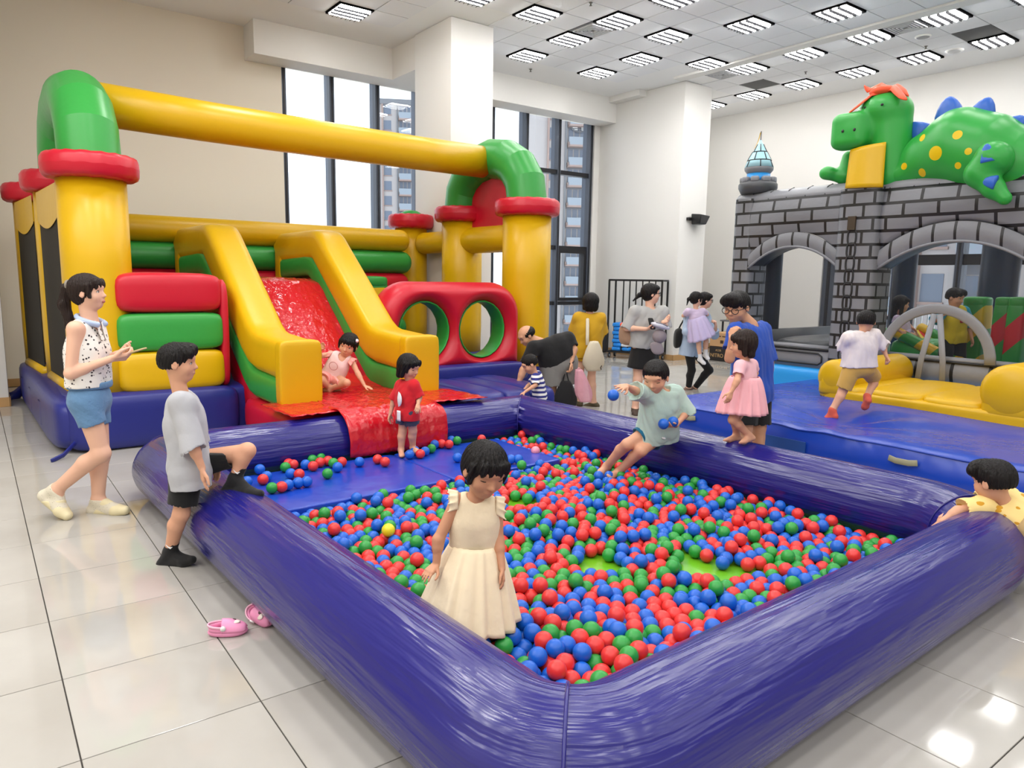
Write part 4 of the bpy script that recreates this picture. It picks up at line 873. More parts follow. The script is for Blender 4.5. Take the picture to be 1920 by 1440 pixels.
for a in (4.78, 2.62):
    MB().tube([rm(a+.11, 5.80, .285), rm(a+.05, 5.785, .275), rm(a-.05, 5.785, .275), rm(a-.11, 5.80, .285)], 1, 8, up=E2, sx=.006, sy=.024, ex=4).build('carry_handle', mat('webbing_khaki', (150, 146, 120), .8), lm)
for a0, a1 in ((3.98, 3.45),): MB().box(rm, a1, a0, 5.79, 5.80, .10, .27).build('velcro_patch', V_MATD, lm, False)
# ================================================================== OUTSIDE
BWALL = mat('facade_pale', (172, 166, 164), .8); BPINK = mat('facade_pink', (156, 134, 126), .8); BGREY = mat('facade_grey', (120, 122, 126), .8); BGL = mat('facade_glass', (104, 114, 130), .3); BRAIL = mat('balcony_glass', (140, 150, 160), .3); BDK = mat('facade_dark', (110, 114, 122), .6)
def tower(label, fr, w, d, floors, z0, fh, cols, crown=None):
    """fr(u, t, z): u along the facade, t into the building"""
    r = empty('apartment_building', fr(0, 0, z0), label, 'building'); zt = z0+fh*floors
    MB().box(fr, 0, w, .0, d, z0, zt).build('facade', BWALL, r, False)
    MB().box(fr, -.3, w+.3, -.3, d, zt, zt+.9).build('roof_parapet', BGREY, r, False)
    wp = bp = rp = None
    for u0, u1, kind in cols:
        for k in range(floors):
            z = z0+fh*k; P = np.asarray(fr(u0, 0, z))
            def dupe(p): o = p.copy(); COL.objects.link(o); o.parent = r; o.location = P-root_loc(r); return o
            if kind == 'w':
                wp = wp if wp is not None and wp.get('_k') == (u1-u0) else None
                if wp is None:
                    m = MB(); m.box(fr, u0, u1, -.04, .02, z+.9, z+2.5); o = m.build('window', BGL, r, False, origin=P); o['_k'] = u1-u0; wp = o
                    MB().box(fr, u0-.1, u1+.1, -.12, .0, z+.75, z+.9).build('sill', BPINK, o, False)
                else:
                    o = dupe(wp)
                    for c in wp.children: q = c.copy(); COL.objects.link(q); q.parent = o
            else:
                bp = bp if bp is not None and bp.get('_k') == (u1-u0) else None
                if bp is None:
                    m = MB(); m.box(fr, u0, u1, -1.3, .0, z-.12, z+.12); m.box(fr, u0, u0+.12, -1.3, 0, z, z+.5); o = m.build('balcony', BPINK, r, False, origin=P); o['_k'] = u1-u0; bp = o
                    MB().box(fr, u0, u1, -1.3, -1.24, z+.12, z+1.15).build('balustrade', BRAIL, o, False); m = MB(); n = 3
                    for q in range(n): a = u0+.15+(u1-u0-.3)*q/n; m.box(fr, a, a+(u1-u0-.3)/n-.15, -.05, .02, z+.15, z+2.4)
                    m.build('balcony_door', BGL, o, False); MB().box(fr, u0, u1, -.03, .03, z+2.45, z+fh-.12).build('lintel_band', BDK, o, False)
                else:
                    o = dupe(bp)
                    for c in bp.children: q = c.copy(); COL.objects.link(q); q.parent = o
    for o in list(r.children_recursive):
        if '_k' in o: del o['_k']
    for u in cols: MB().box(fr, u[0]-.35, u[0]-.12, -.45, .0, z0, zt).build('facade_rib', BPINK if u[2] == 'w' else BGREY, r, False)
    if crown:
        c = np.asarray(fr(crown[0], -.35, zt-2.2)); a = np.asarray(fr(1, 0, 0))-np.asarray(fr(0, 0, 0)); m = MB()
        for q in range(24): pass
        MB().tube([c+a*1.3*math.cos(2*PI*q/28)+EZ*1.3*math.sin(2*PI*q/28) for q in range(28)], .09, 6, closed=True).build('roof_emblem', BGREY, r)
        m = MB()
        for q in range(-4, 5): m.box(fr, crown[0]-.95, crown[0]-.25, -.38, -.3, zt-2.2+q*.25-.06, zt-2.2+q*.25+.06); m.box(fr, crown[0]+.3, crown[0]+1.0, -.38, -.3, zt-2.2+q*.25-.06, zt-2.2+q*.25+.06)
        m.build('emblem_bars', mat('emblem_white', (236, 236, 232), .6), r, False)
    return r
def facing(x, y, D, yaw):     # facade frame whose left foot stands D metres out in the seen direction
    d = at(x, y, 1.0)-EYE; o = EYE+d*D; o = np.array([o[0], o[1], 0]); a = math.radians(yaw); U = np.array([math.cos(a), math.sin(a), 0]); T = np.array([-math.sin(a), math.cos(a), 0])
    return lambda u, t, z: o+U*u+T*t+EZ*z
tower('pale apartment tower seen through the left tall window, above the bouncy house', facing(712, 330, 134, 8), 14, 12, 16, -10, 2.62, [(.8, 2.1, 'w'), (3.4, 5.8, 'b'), (7.4, 8.6, 'w'), (9.6, 12.4, 'b')])
tower('pale apartment tower with a round roof emblem seen through the right tall window', facing(1003, 330, 105, 8), 9, 12, 13, -10, 2.74, [(2.0, 3.0, 'w'), (4.5, 7.3, 'b')], crown=(6.1, 0))
tower('distant pale apartment tower between the middle column and the round emblem tower', facing(962, 330, 150, 8), 4.2, 12, 14, -10, 2.6, [(.9, 2.6, 'w')])
nb = tower('light apartment block with balconies outside the windows behind the castle', lambda u, t, z: rm(32-u, 44+t, z), 22, 8, 5, -6.4, 3.1, [(1.0, 2.2, 'w'), (3.2, 5.8, 'b'), (6.6, 7.8, 'w'), (8.8, 11.4, 'b'), (12.2, 13.4, 'w'), (14.4, 17.0, 'b'), (18.0, 19.2, 'w')])
t = empty('terrace_railing', rm(6, 16.6, 0), 'white slatted terrace railing outside the windows behind the castle', 'railing')
m = MB(); m.box(rm, 2, 10, 16.58, 16.62, 1.1, 1.15).box(rm, 2, 10, 16.58, 16.62, .1, .14); m.build('rail', WHITE, t, False)
p = None
for i in range(60):
    a = 2.1+.132*i
    if p is None: p = MB().box(rm, a, a+.03, 16.585, 16.615, .12, 1.12).build('slat', WHITE, t, False, origin=rm(a, 16.6, .12))
    else: o = p.copy(); COL.objects.link(o); o.parent = t; o.location = rm(a, 16.6, .12)-root_loc(t)
MB().box(rm, -2, 11, 15.35, 16.9, -.3, -.02).build('terrace_slab', BGREY, t, False)
# ================================================================== SMALL THINGS
# wheeled rack with bars and blue ball-pool pads
rk = empty('rolling_rack', rm(11.25, 11.3, 0), 'tall black metal rolling rack with thin vertical bars beside the far white column', 'rack')
A0 = onE1 = None
def onE1(x, y, q): d = _R*((x-960)/FPX)+_U*((720-y)/FPX)+_F; return EYE+d*((q-EYE@E1)/(d@E1))
def onfl(x, y): d = at(x, y, 1)-EYE; return EYE+d*(-1.65/d[2])
g0, g1 = onfl(1150, 668)+E2*.0, onfl(1246, 675)
X = unit(np.array([g1[0]-g0[0], g1[1]-g0[1], 0])); Y = np.array([X[1], -X[0], 0]); Y = Y*(-1 if Y@E2 > 0 else 1); wR = float(np.linalg.norm((g1-g0)[:2])); hR = 1.66
RK = lambda u, t, z: g0+X*u-Y*0+Y*t*.7+EZ*(z-g0[2])
rk.location = RK(0, 0, 0)
for u, t in ((0, 0), (wR, 0), (0, .5), (wR, .5)): MB().box(RK, u-.018, u+.018, t-.018, t+.018, .13, hR).build('upright', BLKPL, rk, False)
for z in (.14, hR):
    for q in ((0, wR, 0), (0, wR, .5)): MB().box(RK, q[0], q[1], q[2]-.018, q[2]+.018, z-.02, z+.02).build('crossrail', BLKPL, rk, False)
    for u in (0, wR): MB().box(RK, u-.018, u+.018, 0, .5, z-.02, z+.02).build('crossrail', BLKPL, rk, False)
for u in (.28, .40, .52, .64, .76, .88, 1.0): MB().box(RK, u*wR-.012, u*wR+.012, .488, .512, .14, hR).build('bar', BLKPL, rk, False)
for u, t in ((.04, .03), (wR-.04, .03), (.04, .47), (wR-.04, .47)):
    c = RK(u, t, .06); o = MB().tube([c-X*.015, c+X*.015], .055, 14).build('caster', BLKPL, rk); MB().tube([c-X*.02, c+X*.02], .035, 12).build('caster_hub', CHROME, o)
FOAM = mat('foam_blue', (20, 130, 220), .5); FOAMW = mat('foam_white', (226, 232, 238), .5)
for n in range(7): 
    t = empty('foam_pad', RK(.32, .25, .16+.085*n), f'blue and white foam pad, {ORD[n]} from the bottom of the pile on the rolling rack', 'foam pad', 'foam pads piled on the rolling rack')
    MB().pillow(RK(.20+.03*(n % 2), .25, .205+.085*n), [X*.11, Y*.2, EZ*.045], 5, 5).build('pad', FOAM, t); MB().pillow(RK(.42-.02*(n % 2), .25, .205+.085*n), [X*.10, Y*.2, EZ*.04], 5, 5).build('pad_end', FOAMW if n % 2 else FOAM, t)
# black loudspeaker on the floor by the window wall
g = EYE+(at(1131, 661, 1)-EYE)*(1.65/(-(at(1131, 661, 1)-EYE)[2])); t = empty('floor_speaker', g, 'dark grey loudspeaker cabinet on the floor by the back wall, behind the woman in mustard', 'speaker')
fs = lambda u, t_, z: g+E2*u+E1*t_+EZ*z
bevel(MB().box(fs, -.30, .16, .0, .34, .01, .50).build('cabinet', mat('charcoal', (62, 64, 68), .6), t, False), .015, 2); MB().box(fs, -.28, .14, -.012, .0, .03, .48).build('grille', mat('charcoal_grille', (48, 50, 54), .8), t, False)
# cardboard boxes by the column
CARD = mat('cardboard', (190, 150, 108), .85, .1, 30); CARDL = mat('cardboard_light', (214, 180, 142), .85, .1, 30); CBLK = mat('box_black', (36, 32, 32), .6)
def carton(name, p, w, d, h, m, label, text=None, band=None):
    t = empty(name, p, label, 'box'); fr = lambda u, t_, z: p+E1*(-u)+E2*t_+EZ*z
    bevel(MB().box(fr, 0, w, 0, d, 0, h).build('carton', m, t, False), .006, 1); MB().box(fr, .0, w, d*.47, d*.53, h, h+.003).build('tape', mat('parcel_tape', (176, 140, 96), .4), t, False)
    if band: MB().box(fr, .002, w-.002, -.003, .0, h*.70, h*.98).build('printed_band', band, t, False)
    for tx, u, z, s, c in text or []:
        cu = bpy.data.curves.new('printed_text', 'FONT'); cu.body = tx; cu.size = s; cu.extrude = .001; o = bpy.data.objects.new('printed_text', cu); COL.objects.link(o); o.parent = t
        X_, Z_ = -E1, EZ; Nn = -E2; P_ = fr(u, -.004, z)-p; MX = Matrix(((X_[0], Z_[0], Nn[0], P_[0]), (X_[1], Z_[1], Nn[1], P_[1]), (X_[2], Z_[2], Nn[2], P_[2]), (0, 0, 0, 1))); me = bpy.data.meshes.new_from_object(o); bpy.data.objects.remove(o); me.materials.clear(); me.materials.append(c); o = bpy.data.objects.new('printed_text', me); COL.objects.link(o); o.parent = t; o.matrix_local = MX
    return t
INKD = mat('ink_brown', (70, 48, 30), .8); INKY = mat('ink_tan', (196, 160, 110), .7)
b0 = EYE+(at(1329, 675, 1)-EYE)*(1.65/(-(at(1329, 675, 1)-EYE)[2])); b0[2] = 0.002
carton('cardboard_box', b0, .62, .55, .30, CBLK, 'black printed cardboard box on the floor behind the man in blue, bottom of the stack', [('ACER', .16, .205, .06, INKY), ('NITRO M', .03, .08, .11, INKY)])
carton('cardboard_box', b0+EZ*.305, .60, .52, .29, CARD, 'brown cardboard box on top of the black box behind the man in blue', [])
b1 = onE2(1325, 598, float(b0@E2)+.05); 
tb = empty('table', np.array([b0[0], b0[1], 0])+E2*.75, 'small grey folding table behind the boxes', 'table'); tf = lambda u, t_, z: np.array([b0[0], b0[1], 0])+E2*.62-E1*u+E2*t_+EZ*z
bevel(MB().box(tf, -.25, .75, 0, .5, .80, .835).build('table_top', mat('table_grey', (110, 112, 116), .5), tb, False), .006, 1)
for u, t_ in ((-.2, .05), (.7, .05), (-.2, .45), (.7, .45)): MB().box(tf, u-.015, u+.015, t_-.015, t_+.015, .0, .8).build('leg', DKMET, tb, False)
carton('cardboard_box', tf(-.16, .1, .837), .44, .3, .44, CARDL, 'light tan printed box standing on the table, beside the mother with the lavender child', [], mat('box_band_grey', (88, 84, 82), .6))
for bx, prn in ((bpy.data.objects['cardboard_box.001'], ((.08, .28, .205, .225), (.31, .54, .205, .225), (.27, .35, .07, .135))), (bpy.data.objects['cardboard_box.002'], ((.27, .38, .22, .245), (.27, .36, .17, .19), (.27, .38, .12, .14), (.06, .15, .13, .26)))):
    p_ = np.array(bx.location)
    for u0, u1, z0, z1 in prn: MB().box(lambda u, t_, z: p_+E1*(-u)+E2*t_+EZ*z, u0, u1, -.0035, .0, z0, z1).build('printed_mark', INKD, bx, False)
t = empty('folded_bag', tf(.42, .2, .837), 'blue folded fabric bag with a white edge on the table by the man in blue', 'bag'); MB().pillow(tf(.5, .22, .90), [E1*.22, E2*.16, EZ*.07], 3, 8).build('bag_body', mat('fabric_royal', (28, 60, 170), .8, .3, 30), t); MB().tube([tf(.29, .08, .91), tf(.5, .06, .965), tf(.7, .08, .91)], .012, 6).build('bag_edge', WHITE, t)
# pink clogs
PINK = mat('clog_pink', (236, 150, 190), .55); PINKL = mat('clog_pink_pale', (242, 186, 208), .55)
def clog(px, py, head, tilt, label, s=.165, lift=0):
    g = EYE+(at(px, py, 1)-EYE)*(1.65/(-(at(px, py, 1)-EYE)[2])); t = empty('clog', g, label, 'clog', 'pair of pink clogs')
    a = math.radians(head); X_ = np.array([math.cos(a), math.sin(a), 0]); Y_ = np.array([-math.sin(a), math.cos(a), 0]); Z_ = EZ
    if tilt: ct, st = math.cos(tilt), math.sin(tilt); Y_, Z_ = Y_*ct+EZ*st, EZ*ct-Y_*st
    L_ = s; o_ = g+EZ*(.004+lift); P = lambda x, y, z: o_+X_*x*L_+Y_*y*L_+Z_*z*L_
    def outline(x): return .21*(1-abs((x-.5)/.52)**4.0)**.5*(1+.22*math.sin((x-.25)*2.6)) if abs(x-.5) < .52 else .0
    m = MB(); rings = []
    for z, g_ in ((0, .93), (.03, 1.0), (.10, 1.03), (.13, .99)): rings.append([P(.5+.52*g_*math.cos(2*PI*j/36), (max(outline(.5+.515*math.cos(2*PI*j/36)), .02)*g_*(1 if math.sin(2*PI*j/36) >= 0 else -1)*abs(math.sin(2*PI*j/36))**.35)*(1+(.03*(j % 2)) if .05 < z < .12 else 1), z) for j in range(36)])
    m.loft(rings); m.build('sole', PINK, t)
    m = MB(); rings = []
    for x in np.linspace(.36, 1.0, 12):
        w_ = max(outline(x), .01)*.98; h_ = .13+.30*math.cos((x-.36)/.66*PI/2)**.55*(1-.12*(x-.36)); rings.append([P(x, w_*math.cos(PI*j/14), .12+(h_-.12)*math.sin(PI*j/14)) for j in range(15)])
    n = 15; V = [p for r in rings for p in r]; m.add(V, [(i*n+j, (i+1)*n+j, (i+1)*n+j+1, i*n+j+1) for i in range(11) for j in range(n-1)]); o = m.build('upper', PINK, t); solidify(o, .006)
    m = MB(); m.grid(lambda u, v: P(.5-.49*math.cos((u-.5)*PI*.9)*1.0, .20*math.sin((u-.5)*PI*.9)*1.08, .12+.14*v), 18, 2); o = m.build('heel_rim', PINK, t); solidify(o, .006)
    m = MB(); m.grid(lambda u, v: P(.42-.44*math.cos((u-.5)*PI), .235*math.sin((u-.5)*PI), .24+.06*v+.03*math.cos((u-.5)*PI)), 18, 2); o = m.build('heel_strap', PINKL, t); solidify(o, .005)
    for sg in (-1, 1): MB().tube([P(.42, sg*.225, .26), P(.42, sg*.27, .26)], .012, 12).build('rivet', WHITE, t)
    MB().ell(P(.72, -.03, .345), [X_*.022, Y_*.016, Z_*.006], 12, 6).build('charm', mat('charm_pale', (240, 226, 216), .5), t); MB().ell(P(.66, .05, .365), [X_*.012, Y_*.010, Z_*.006], 10, 6).build('charm', mat('charm_dark', (90, 60, 64), .5), t)
clog(392, 1192, 12, 0, 'pink clog with charms standing upright on the tile floor'); clog(478, 1156, -38, .9, 'pink clog tipped on its side against the blue pool tube', lift=.02)
# ================================================================== PEOPLE
def skinm(n, c): return mat('skin_'+n, c, .5, .05, 60, spec=.35)
SK_F = skinm('fair', (228, 180, 154)); SK_M = skinm('medium', (206, 154, 122)); SK_C = skinm('child', (214, 160, 130)); SK_T = skinm('tan', (196, 142, 110))
def hairm(n, c):
    m = mat('hair_'+n, c, .5, .6, 14, spec=.25, bdist=.02, stretch=(9, 9, 1.2)); return m
HBLK = hairm('black', (20, 17, 17)); HBRN = hairm('brown', (38, 26, 22))
EYEW = mat('eye_white', (226, 220, 214), .3); EYEB = mat('eye_dark', (24, 16, 14), .2); LIP = mat('lips', (186, 112, 102), .5); LIPC = mat('lips_child', (178, 104, 94), .45)
def cloth(n, c, rough=.9, b=.25, sc=26): return mat('cloth_'+n, c, rough, b, sc, bdist=.01, sheen=.1)
def U3(v): v = np.asarray(v, float); return v/np.linalg.norm(v)
def wrk(A, seed=0):
    rg = np.random.default_rng(seed); ks = rg.normal(size=(4, 3))*np.array([26, 26, 15]); ph = rg.uniform(0, 6, 4)
    def f(P):
        o = np.zeros(len(P))
        for i in range(0, 4, 2): o += np.sin(P@ks[i]+ph[i]+1.2*np.sin(P@ks[i+1]*.6))*np.sin(P@ks[i+1]+ph[i+1])
        return -np.abs(o)*A*.5+A*.25
    return f
def co(a, b, ra, rb, k=.03): return ('c', np.asarray(a, float), np.asarray(b, float), float(ra), float(rb), k)
class Fig:
    def __init__(s, label, ht, Y0, J, skin, hh, hc, f, up=(0, 0, 1), fat=1.0, limb=1.0, h=.006, hands=None, wide=1.0, bare=(), base=None, torso=None, eyes='open'):
        s.ht, s.s, s.h, s.fat, s.hh, s.limb = ht, ht/1.65, h, fat, hh, limb
        s.J = {k: at(v[0], v[1], Y0+(v[2] if len(v) > 2 else 0)) for k, v in J.items()}; s.Y0 = Y0; J = s.J
        s.hc = at(hc[0], hc[1], Y0+(hc[2] if len(hc) > 2 else 0)); s.f = U3(f); u = np.asarray(up, float); u = U3(u-s.f*(u@s.f)); s.r = np.cross(s.f, u); s.u = u; s.MH = np.stack([s.r, s.f, s.u])
        s.ms = (J['shL']+J['shR'])/2; s.mh = (J['hipL']+J['hipR'])/2; s.uv = U3(s.ms-s.mh); rv = J['shR']-J['shL']; rv = rv-s.uv*(rv@s.uv); s.rv = U3(rv); s.fw = np.cross(s.uv, s.rv); s.MT = np.stack([s.rv, s.fw, s.uv])
        low = min((p[2] for p in J.values())); s.root = empty('person', base if base is not None else np.array([s.mh[0], s.mh[1], max(low, 0)]), label, 'person')
        s.skin = skin; s.hands = hands or {}; s.wide = wide; s.seed = len(bpy.data.objects)
        s.body(); s.face(eyes)
    def H(s, x, y, z): return s.hc+(s.r*x*s.wide+s.f*y+s.u*z)*s.hh
    def he(s, c, r, k=.02): return ('e', s.H(*c), np.array([r[0]*s.wide, r[1], r[2]])*s.hh, s.MH, k*s.hh*4)
    def headp(s):
        e = s.he; P = [e((0, -.06, .13), (.385, .43, .37)), e((0, .08, -.13), (.31, .315, .36), .03), e((0, .20, -.38), (.13, .12, .10), .03)]
        for q in (-1, 1): P += [e((q*.17, .22, -.15), (.14, .12, .13), .02)]
        P += [e((0, .34, .14), (.24, .05, .05), .03)]
        for q in (-1, 1): P += [e((q*.155, .44, .01), (.085, .07, .055), -.012)]
        P += [co(s.H(0, .36, .0), s.H(0, .435, -.125), .03*s.hh, .048*s.hh, .06*s.hh), e((.045, .39, -.14), (.035, .04, .03), .008), e((-.045, .39, -.14), (.035, .04, .03), .008), e((0, .355, -.262), (.10, .045, .045), .012)]
        for q in (-1, 1): P += [e((q*.385, -.03, -.04), (.035, .085, .12), .006), e((q*.42, -.01, -.02), (.02, .04, .06), -.006)]
        return P
    def hand(s, side, d, n, L, curl, spread):
        w = s.J['wr'+side]; d = U3(d); n = np.asarray(n, float); n = U3(n-d*(n@d)); x = np.cross(d, n)*(1 if side == 'R' else -1)     # x points to the thumb side
        P = []; r = .058*L; cs, sn = math.cos, math.sin
        for o_, ln, c_ in ((.165, .40, 0), (.055, .45, .02), (-.055, .42, .06), (-.16, .33, .12)):
            kn = w+d*(.49-.04*abs(o_-.05)/.1*.5)*L+x*o_*L; P.append(co(w+d*.05*L+x*o_*.55*L, kn, .095*L, .085*L, .03*L)); p = kn; a = curl[0]+c_
            dd0 = U3(d+x*o_*spread)
            for q, fr_ in enumerate((.46, .30, .24)):
                a_ = a+curl[1]*q; dd = dd0*cs(a_)+n*sn(a_); p2 = p+dd*ln*fr_*L; P.append(co(p, p2, r*(1-.07*q), r*(.95-.08*q), .012*L)); p = p2
        t0 = w+d*.12*L+x*.13*L; t1 = w+d*.34*L+x*.34*L+n*.10*L; t2 = t1+U3(d*.8+x*(.35-.25*curl[1])+n*.45*max(curl[1], .2))*.17*L; t3 = t2+U3(d*.95+n*.6*max(curl[1], .2)+x*.05)*.13*L
        return P+[co(t0, t1, .085*L, .068*L, .03*L), co(t1, t2, .064*L, .058*L, .015*L), co(t2, t3, .058*L, .048*L, .01*L)]
    def leg(s, q, d=0., d2=0.):
        J, S, l = s.J, s.s, s.limb; hip, kn, an = J['hip'+q], J['kn'+q], J['an'+q]; sh = an-kn; bk = -s.fw; bk = U3(bk-U3(sh)*(bk@U3(sh))); cf = kn+sh*.30+bk*.016*S
        return [co(hip, kn, .088*S*l*s.fat+d, .054*S*l+d2, .05*S), co(kn, cf, .052*S*l+d2, .052*S*l+d2, .03*S), co(kn, an, .049*S*l+d2, .033*S*l+d2, .03*S), co(cf, an, .05*S*l+d2, .034*S*l+d2, .03*S)]
    def foot(s, q, d=0., toes=True):
        J, S, l = s.J, s.s, s.limb; an, to = J['an'+q], J['to'+q]; sd = U3(an-J['kn'+q]); fd = to-an; 
        he = J.get('he'+q)
        if he is None: pf = U3(fd-sd*(fd@sd)); he = an+sd*.045*S-pf*.035*S
        ball = he+(to-he)*.70; up = U3(an-(he+to)/2); r = .031*S*l
        P = [co(an, he+up*.012*S, .033*S*l+d, .032*S*l+d, .03*S), co(he+up*.005*S, ball, r+d, .030*S*l+d, .02*S), co(an, ball, .032*S*l+d, .026*S*l+d, .04*S)]
        side = U3(np.cross(U3(to-he), up)); w = .022*S*l
        P += [co(ball+side*w*.6, to+side*w*.4-(to-ball)*.15, .026*S*l+d, .019*S*l+d, .02*S), co(ball-side*w*.6, to-side*w*.7-(to-ball)*.3, .025*S*l+d, .017*S*l+d, .02*S)]
        if toes and d == 0:
            for i in range(5): o_ = side*w*(1.05-.52*i); P.append(co(ball+o_+(to-ball)*.3, to+o_-(to-ball)*(.04+.09*i), .0125*S*l, .0115*S*l-.0008*S*i, .004*S))
        return P
    def torso(s, d=0., kx=1.0, sh=1.0):
        S, F = s.s*s.fat, s.s; P = []
        for q in (-1, 1): P.append(co(s.mh+s.rv*q*.066*S*kx+s.uv*.03*F, s.ms+s.rv*q*.075*S-s.uv*.075*F, .088*S+d, .082*S+d, .06*F))
        P += [('e', s.mh, np.array([.158, .115, .11])*S+d, s.MT, .06*F), ('e', s.ms-s.uv*.17*F, np.array([.148, .108, .17])*S+d, s.MT, .06*F)]
        for q in 'LR': v = s.J['sh'+q]-s.ms; P.append(co(s.ms+v*.25-s.uv*.01*F, s.ms+v*.94*sh, .056*F+d, .050*F*s.limb+d, .05*F))
        return P
    def armp(s, q, d0=0., d1=0.):
        J, S, l = s.J, s.s, s.limb; a, e, w = J['sh'+q], J['el'+q], J['wr'+q]
        return [co(a, e, .046*S*l+d0, .036*S*l+d0, .03*S), co(e, e+(w-e)*.3, .037*S*l+d1, .037*S*l+d1, .02*S), co(e, w, .036*S*l+d1, .0245*S*l+d1, .02*S)]
    def body(s):
        S = s.s; P = s.torso(); nb = s.J.get('neck', s.ms+s.uv*.03*S)
        P += [co(nb-s.uv*.04*S, s.H(0, -.10, -.22), .055*S*s.limb, .050*S*(.9+.1*s.limb), .04*S)]
        for q in 'LR':
            P += s.armp(q); hd = s.hands.get(q, {}); tip = hd.get('tip'); w = s.J['wr'+q]
            d = at(tip[0], tip[1], s.Y0+tip[2])-w if tip else hd.get('d', w-s.J['el'+q]); P += s.hand(q, d, hd.get('n', s.mh-w), hd.get('L', .105*s.ht*(1.05 if s.limb > 1 else 1)), hd.get('curl', (.25, .35)), hd.get('spread', .5))
            P += s.leg(q)+s.foot(q)
        P += s.headp()
        s.bodyo = sdf_obj('body', P, s.h, s.skin, s.root)
        s.bodyP = P
    def face(s, eyes):
        hp_ = s.headp(); hh = s.hh
        def surf(x, z):
            t = np.linspace(.75, .05, 90); pts = np.array([s.H(x, q, z) for q in t]).astype(np.float32); D = np.full(len(t), 9., np.float32)
            for p in hp_:
                d = d_cone(pts, p[1], p[2], p[3], p[4]) if p[0] == 'c' else d_ell(pts, p[1], p[2], p[3]); k = p[-1]
                D = np.minimum(D, d) if k >= 0 else np.maximum(D, -d)
            i = np.nonzero(D < 0)[0]; return t[i[0]] if len(i) else .38
        for q in (-1, 1):
            y = surf(q*.155, .0); tilt = s.r*(q*.02)
            if eyes == 'open':
                e = MB().ell(s.H(q*.155, y-.006, .0), [s.r*.078*hh, s.f*.032*hh, s.u*.036*hh], 12, 8).build('eye', EYEW, s.root)
                MB().ell(s.H(q*.155, y+.012, .0), [s.r*.034*hh, s.f*.02*hh, s.u*.034*hh], 12, 8).build('iris', EYEB, e)
            lid = [s.H(q*(.155+.085*c_), y+.012+.012*(1-c_*c_)-.02*max(c_*1, 0), (.038*(1-c_*c_)-.004 if eyes == 'open' else -.012*(1-c_*c_))) for c_ in np.linspace(-1, 1, 7)]
            MB().tube(lid, [.006*hh, .009*hh, .011*hh, .012*hh, .011*hh, .009*hh, .006*hh], 6).build('eyelid', EYEB, s.root)
            yb = surf(q*.16, .125); MB().tube([s.H(q*(.16+.095*c_), yb-.012*c_*c_+.004-.015*max(c_, 0), .120+.022*(1-c_*c_)) for c_ in np.linspace(-1, 1, 6)], [.008*hh, .014*hh, .017*hh, .016*hh, .013*hh, .006*hh], 6).build('eyebrow', HBLK, s.root)
        y = surf(0, -.262)
        MB().tube([s.H(.098*c_, y-.012-.05*c_*c_, -.252+.008*abs(c_)) for c_ in np.linspace(-1, 1, 7)], [.005*hh, .011*hh, .016*hh, .014*hh, .016*hh, .011*hh, .005*hh], 8).build('lips', LIPC if s.ht < 1.4 else LIP, s.root)
        MB().tube([s.H(.075*c_, y-.014-.045*c_*c_, -.285+.006*abs(c_)) for c_ in np.linspace(-1, 1, 7)], [.006*hh, .013*hh, .018*hh, .019*hh, .018*hh, .013*hh, .006*hh], 8).build('lips', LIPC if s.ht < 1.4 else LIP, s.root)
    # ---- hair
    def hair(s, kind, m=HBLK, extra=(), h=None, name='hair'):
        e = s.he; P = [e((0, -.075, .15), (.425, .475, .415)), e((0, -.16, .0), (.40, .37, .40), .02)] if kind not in ('boy', 'crew') else [e((0, -.07, .15), (.41, .46, .40)), e((0, -.16, .02), (.385, .355, .36), .02)]
        if kind == 'bald': P = [e((0, -.10, .08), (.41, .455, .34))]
        cut = {'boy': (.10, .46, .30), 'bald': (.10, .42, .60)}.get(kind)
        P += [e((0, .52, -.11), (.43, .37, .43), -.02)]
        if kind in ('boy', 'bald', 'crew'): P += [e((0, -.12, -.55), (.60, .60, .46), -.02)]
        if kind == 'bald': P += [e((0, .30, .42), (.36, .50, .26), -.03)]
        if kind in ('boy',):
            for q in (-1, 1): P += [e((q*.2, .30, .28), (.21, .14, .15), .02)]
            P += [e((0, .24, .40), (.30, .22, .13), .03)]
        if kind == 'fringe' or kind == 'bob' or kind == 'tail':
            for q in (-.22, -.08, .08, .22): P += [e((q, .36-.25*abs(q), .255+.03*math.cos(q*40)), (.10, .085, .165), .010)]
            for q in (-1, 1): P += [co(s.H(q*.36, .14, .2), s.H(q*.365, .16, -.14), .075*s.hh, .05*s.hh, .03*s.hh)]
        if kind == 'bob':
            for q in (-1, 1): P += [co(s.H(q*.33, -.02, .15), s.H(q*.35, -.02, -.36), .13*s.hh, .10*s.hh, .06*s.hh), co(s.H(q*.2, -.28, .1), s.H(q*.22, -.24, -.42), .17*s.hh, .13*s.hh, .08*s.hh)]
            P += [co(s.H(0, -.3, .1), s.H(0, -.28, -.44), .18*s.hh, .13*s.hh, .08*s.hh), e((0, .44, -.18), (.30, .30, .36), -.012)]
        if kind in ('long',):
            for q in (-1, 1): P += [co(s.H(q*.33, -.05, .15), s.H(q*.36, .0, -.75), .14*s.hh, .11*s.hh, .06*s.hh)]
            P += [co(s.H(0, -.3, .1), s.H(0, -.32, -.85), .20*s.hh, .15*s.hh, .08*s.hh), e((0, .355, .235), (.3, .095, .15), .012)]
        P += list(extra)
        rg = np.random.default_rng(s.seed); A = .010*s.hh
        def nz(Q):
            q = (Q-s.hc)@s.MH.T/s.hh; an = np.arctan2(q[:, 0], q[:, 1]+.1); return -A*(np.sin(an*26+3*np.sin(q[:, 2]*5))+.6*np.sin(an*47+q[:, 2]*9))
        return sdf_obj(name, P, h or s.h*.85, m, s.root, nz)
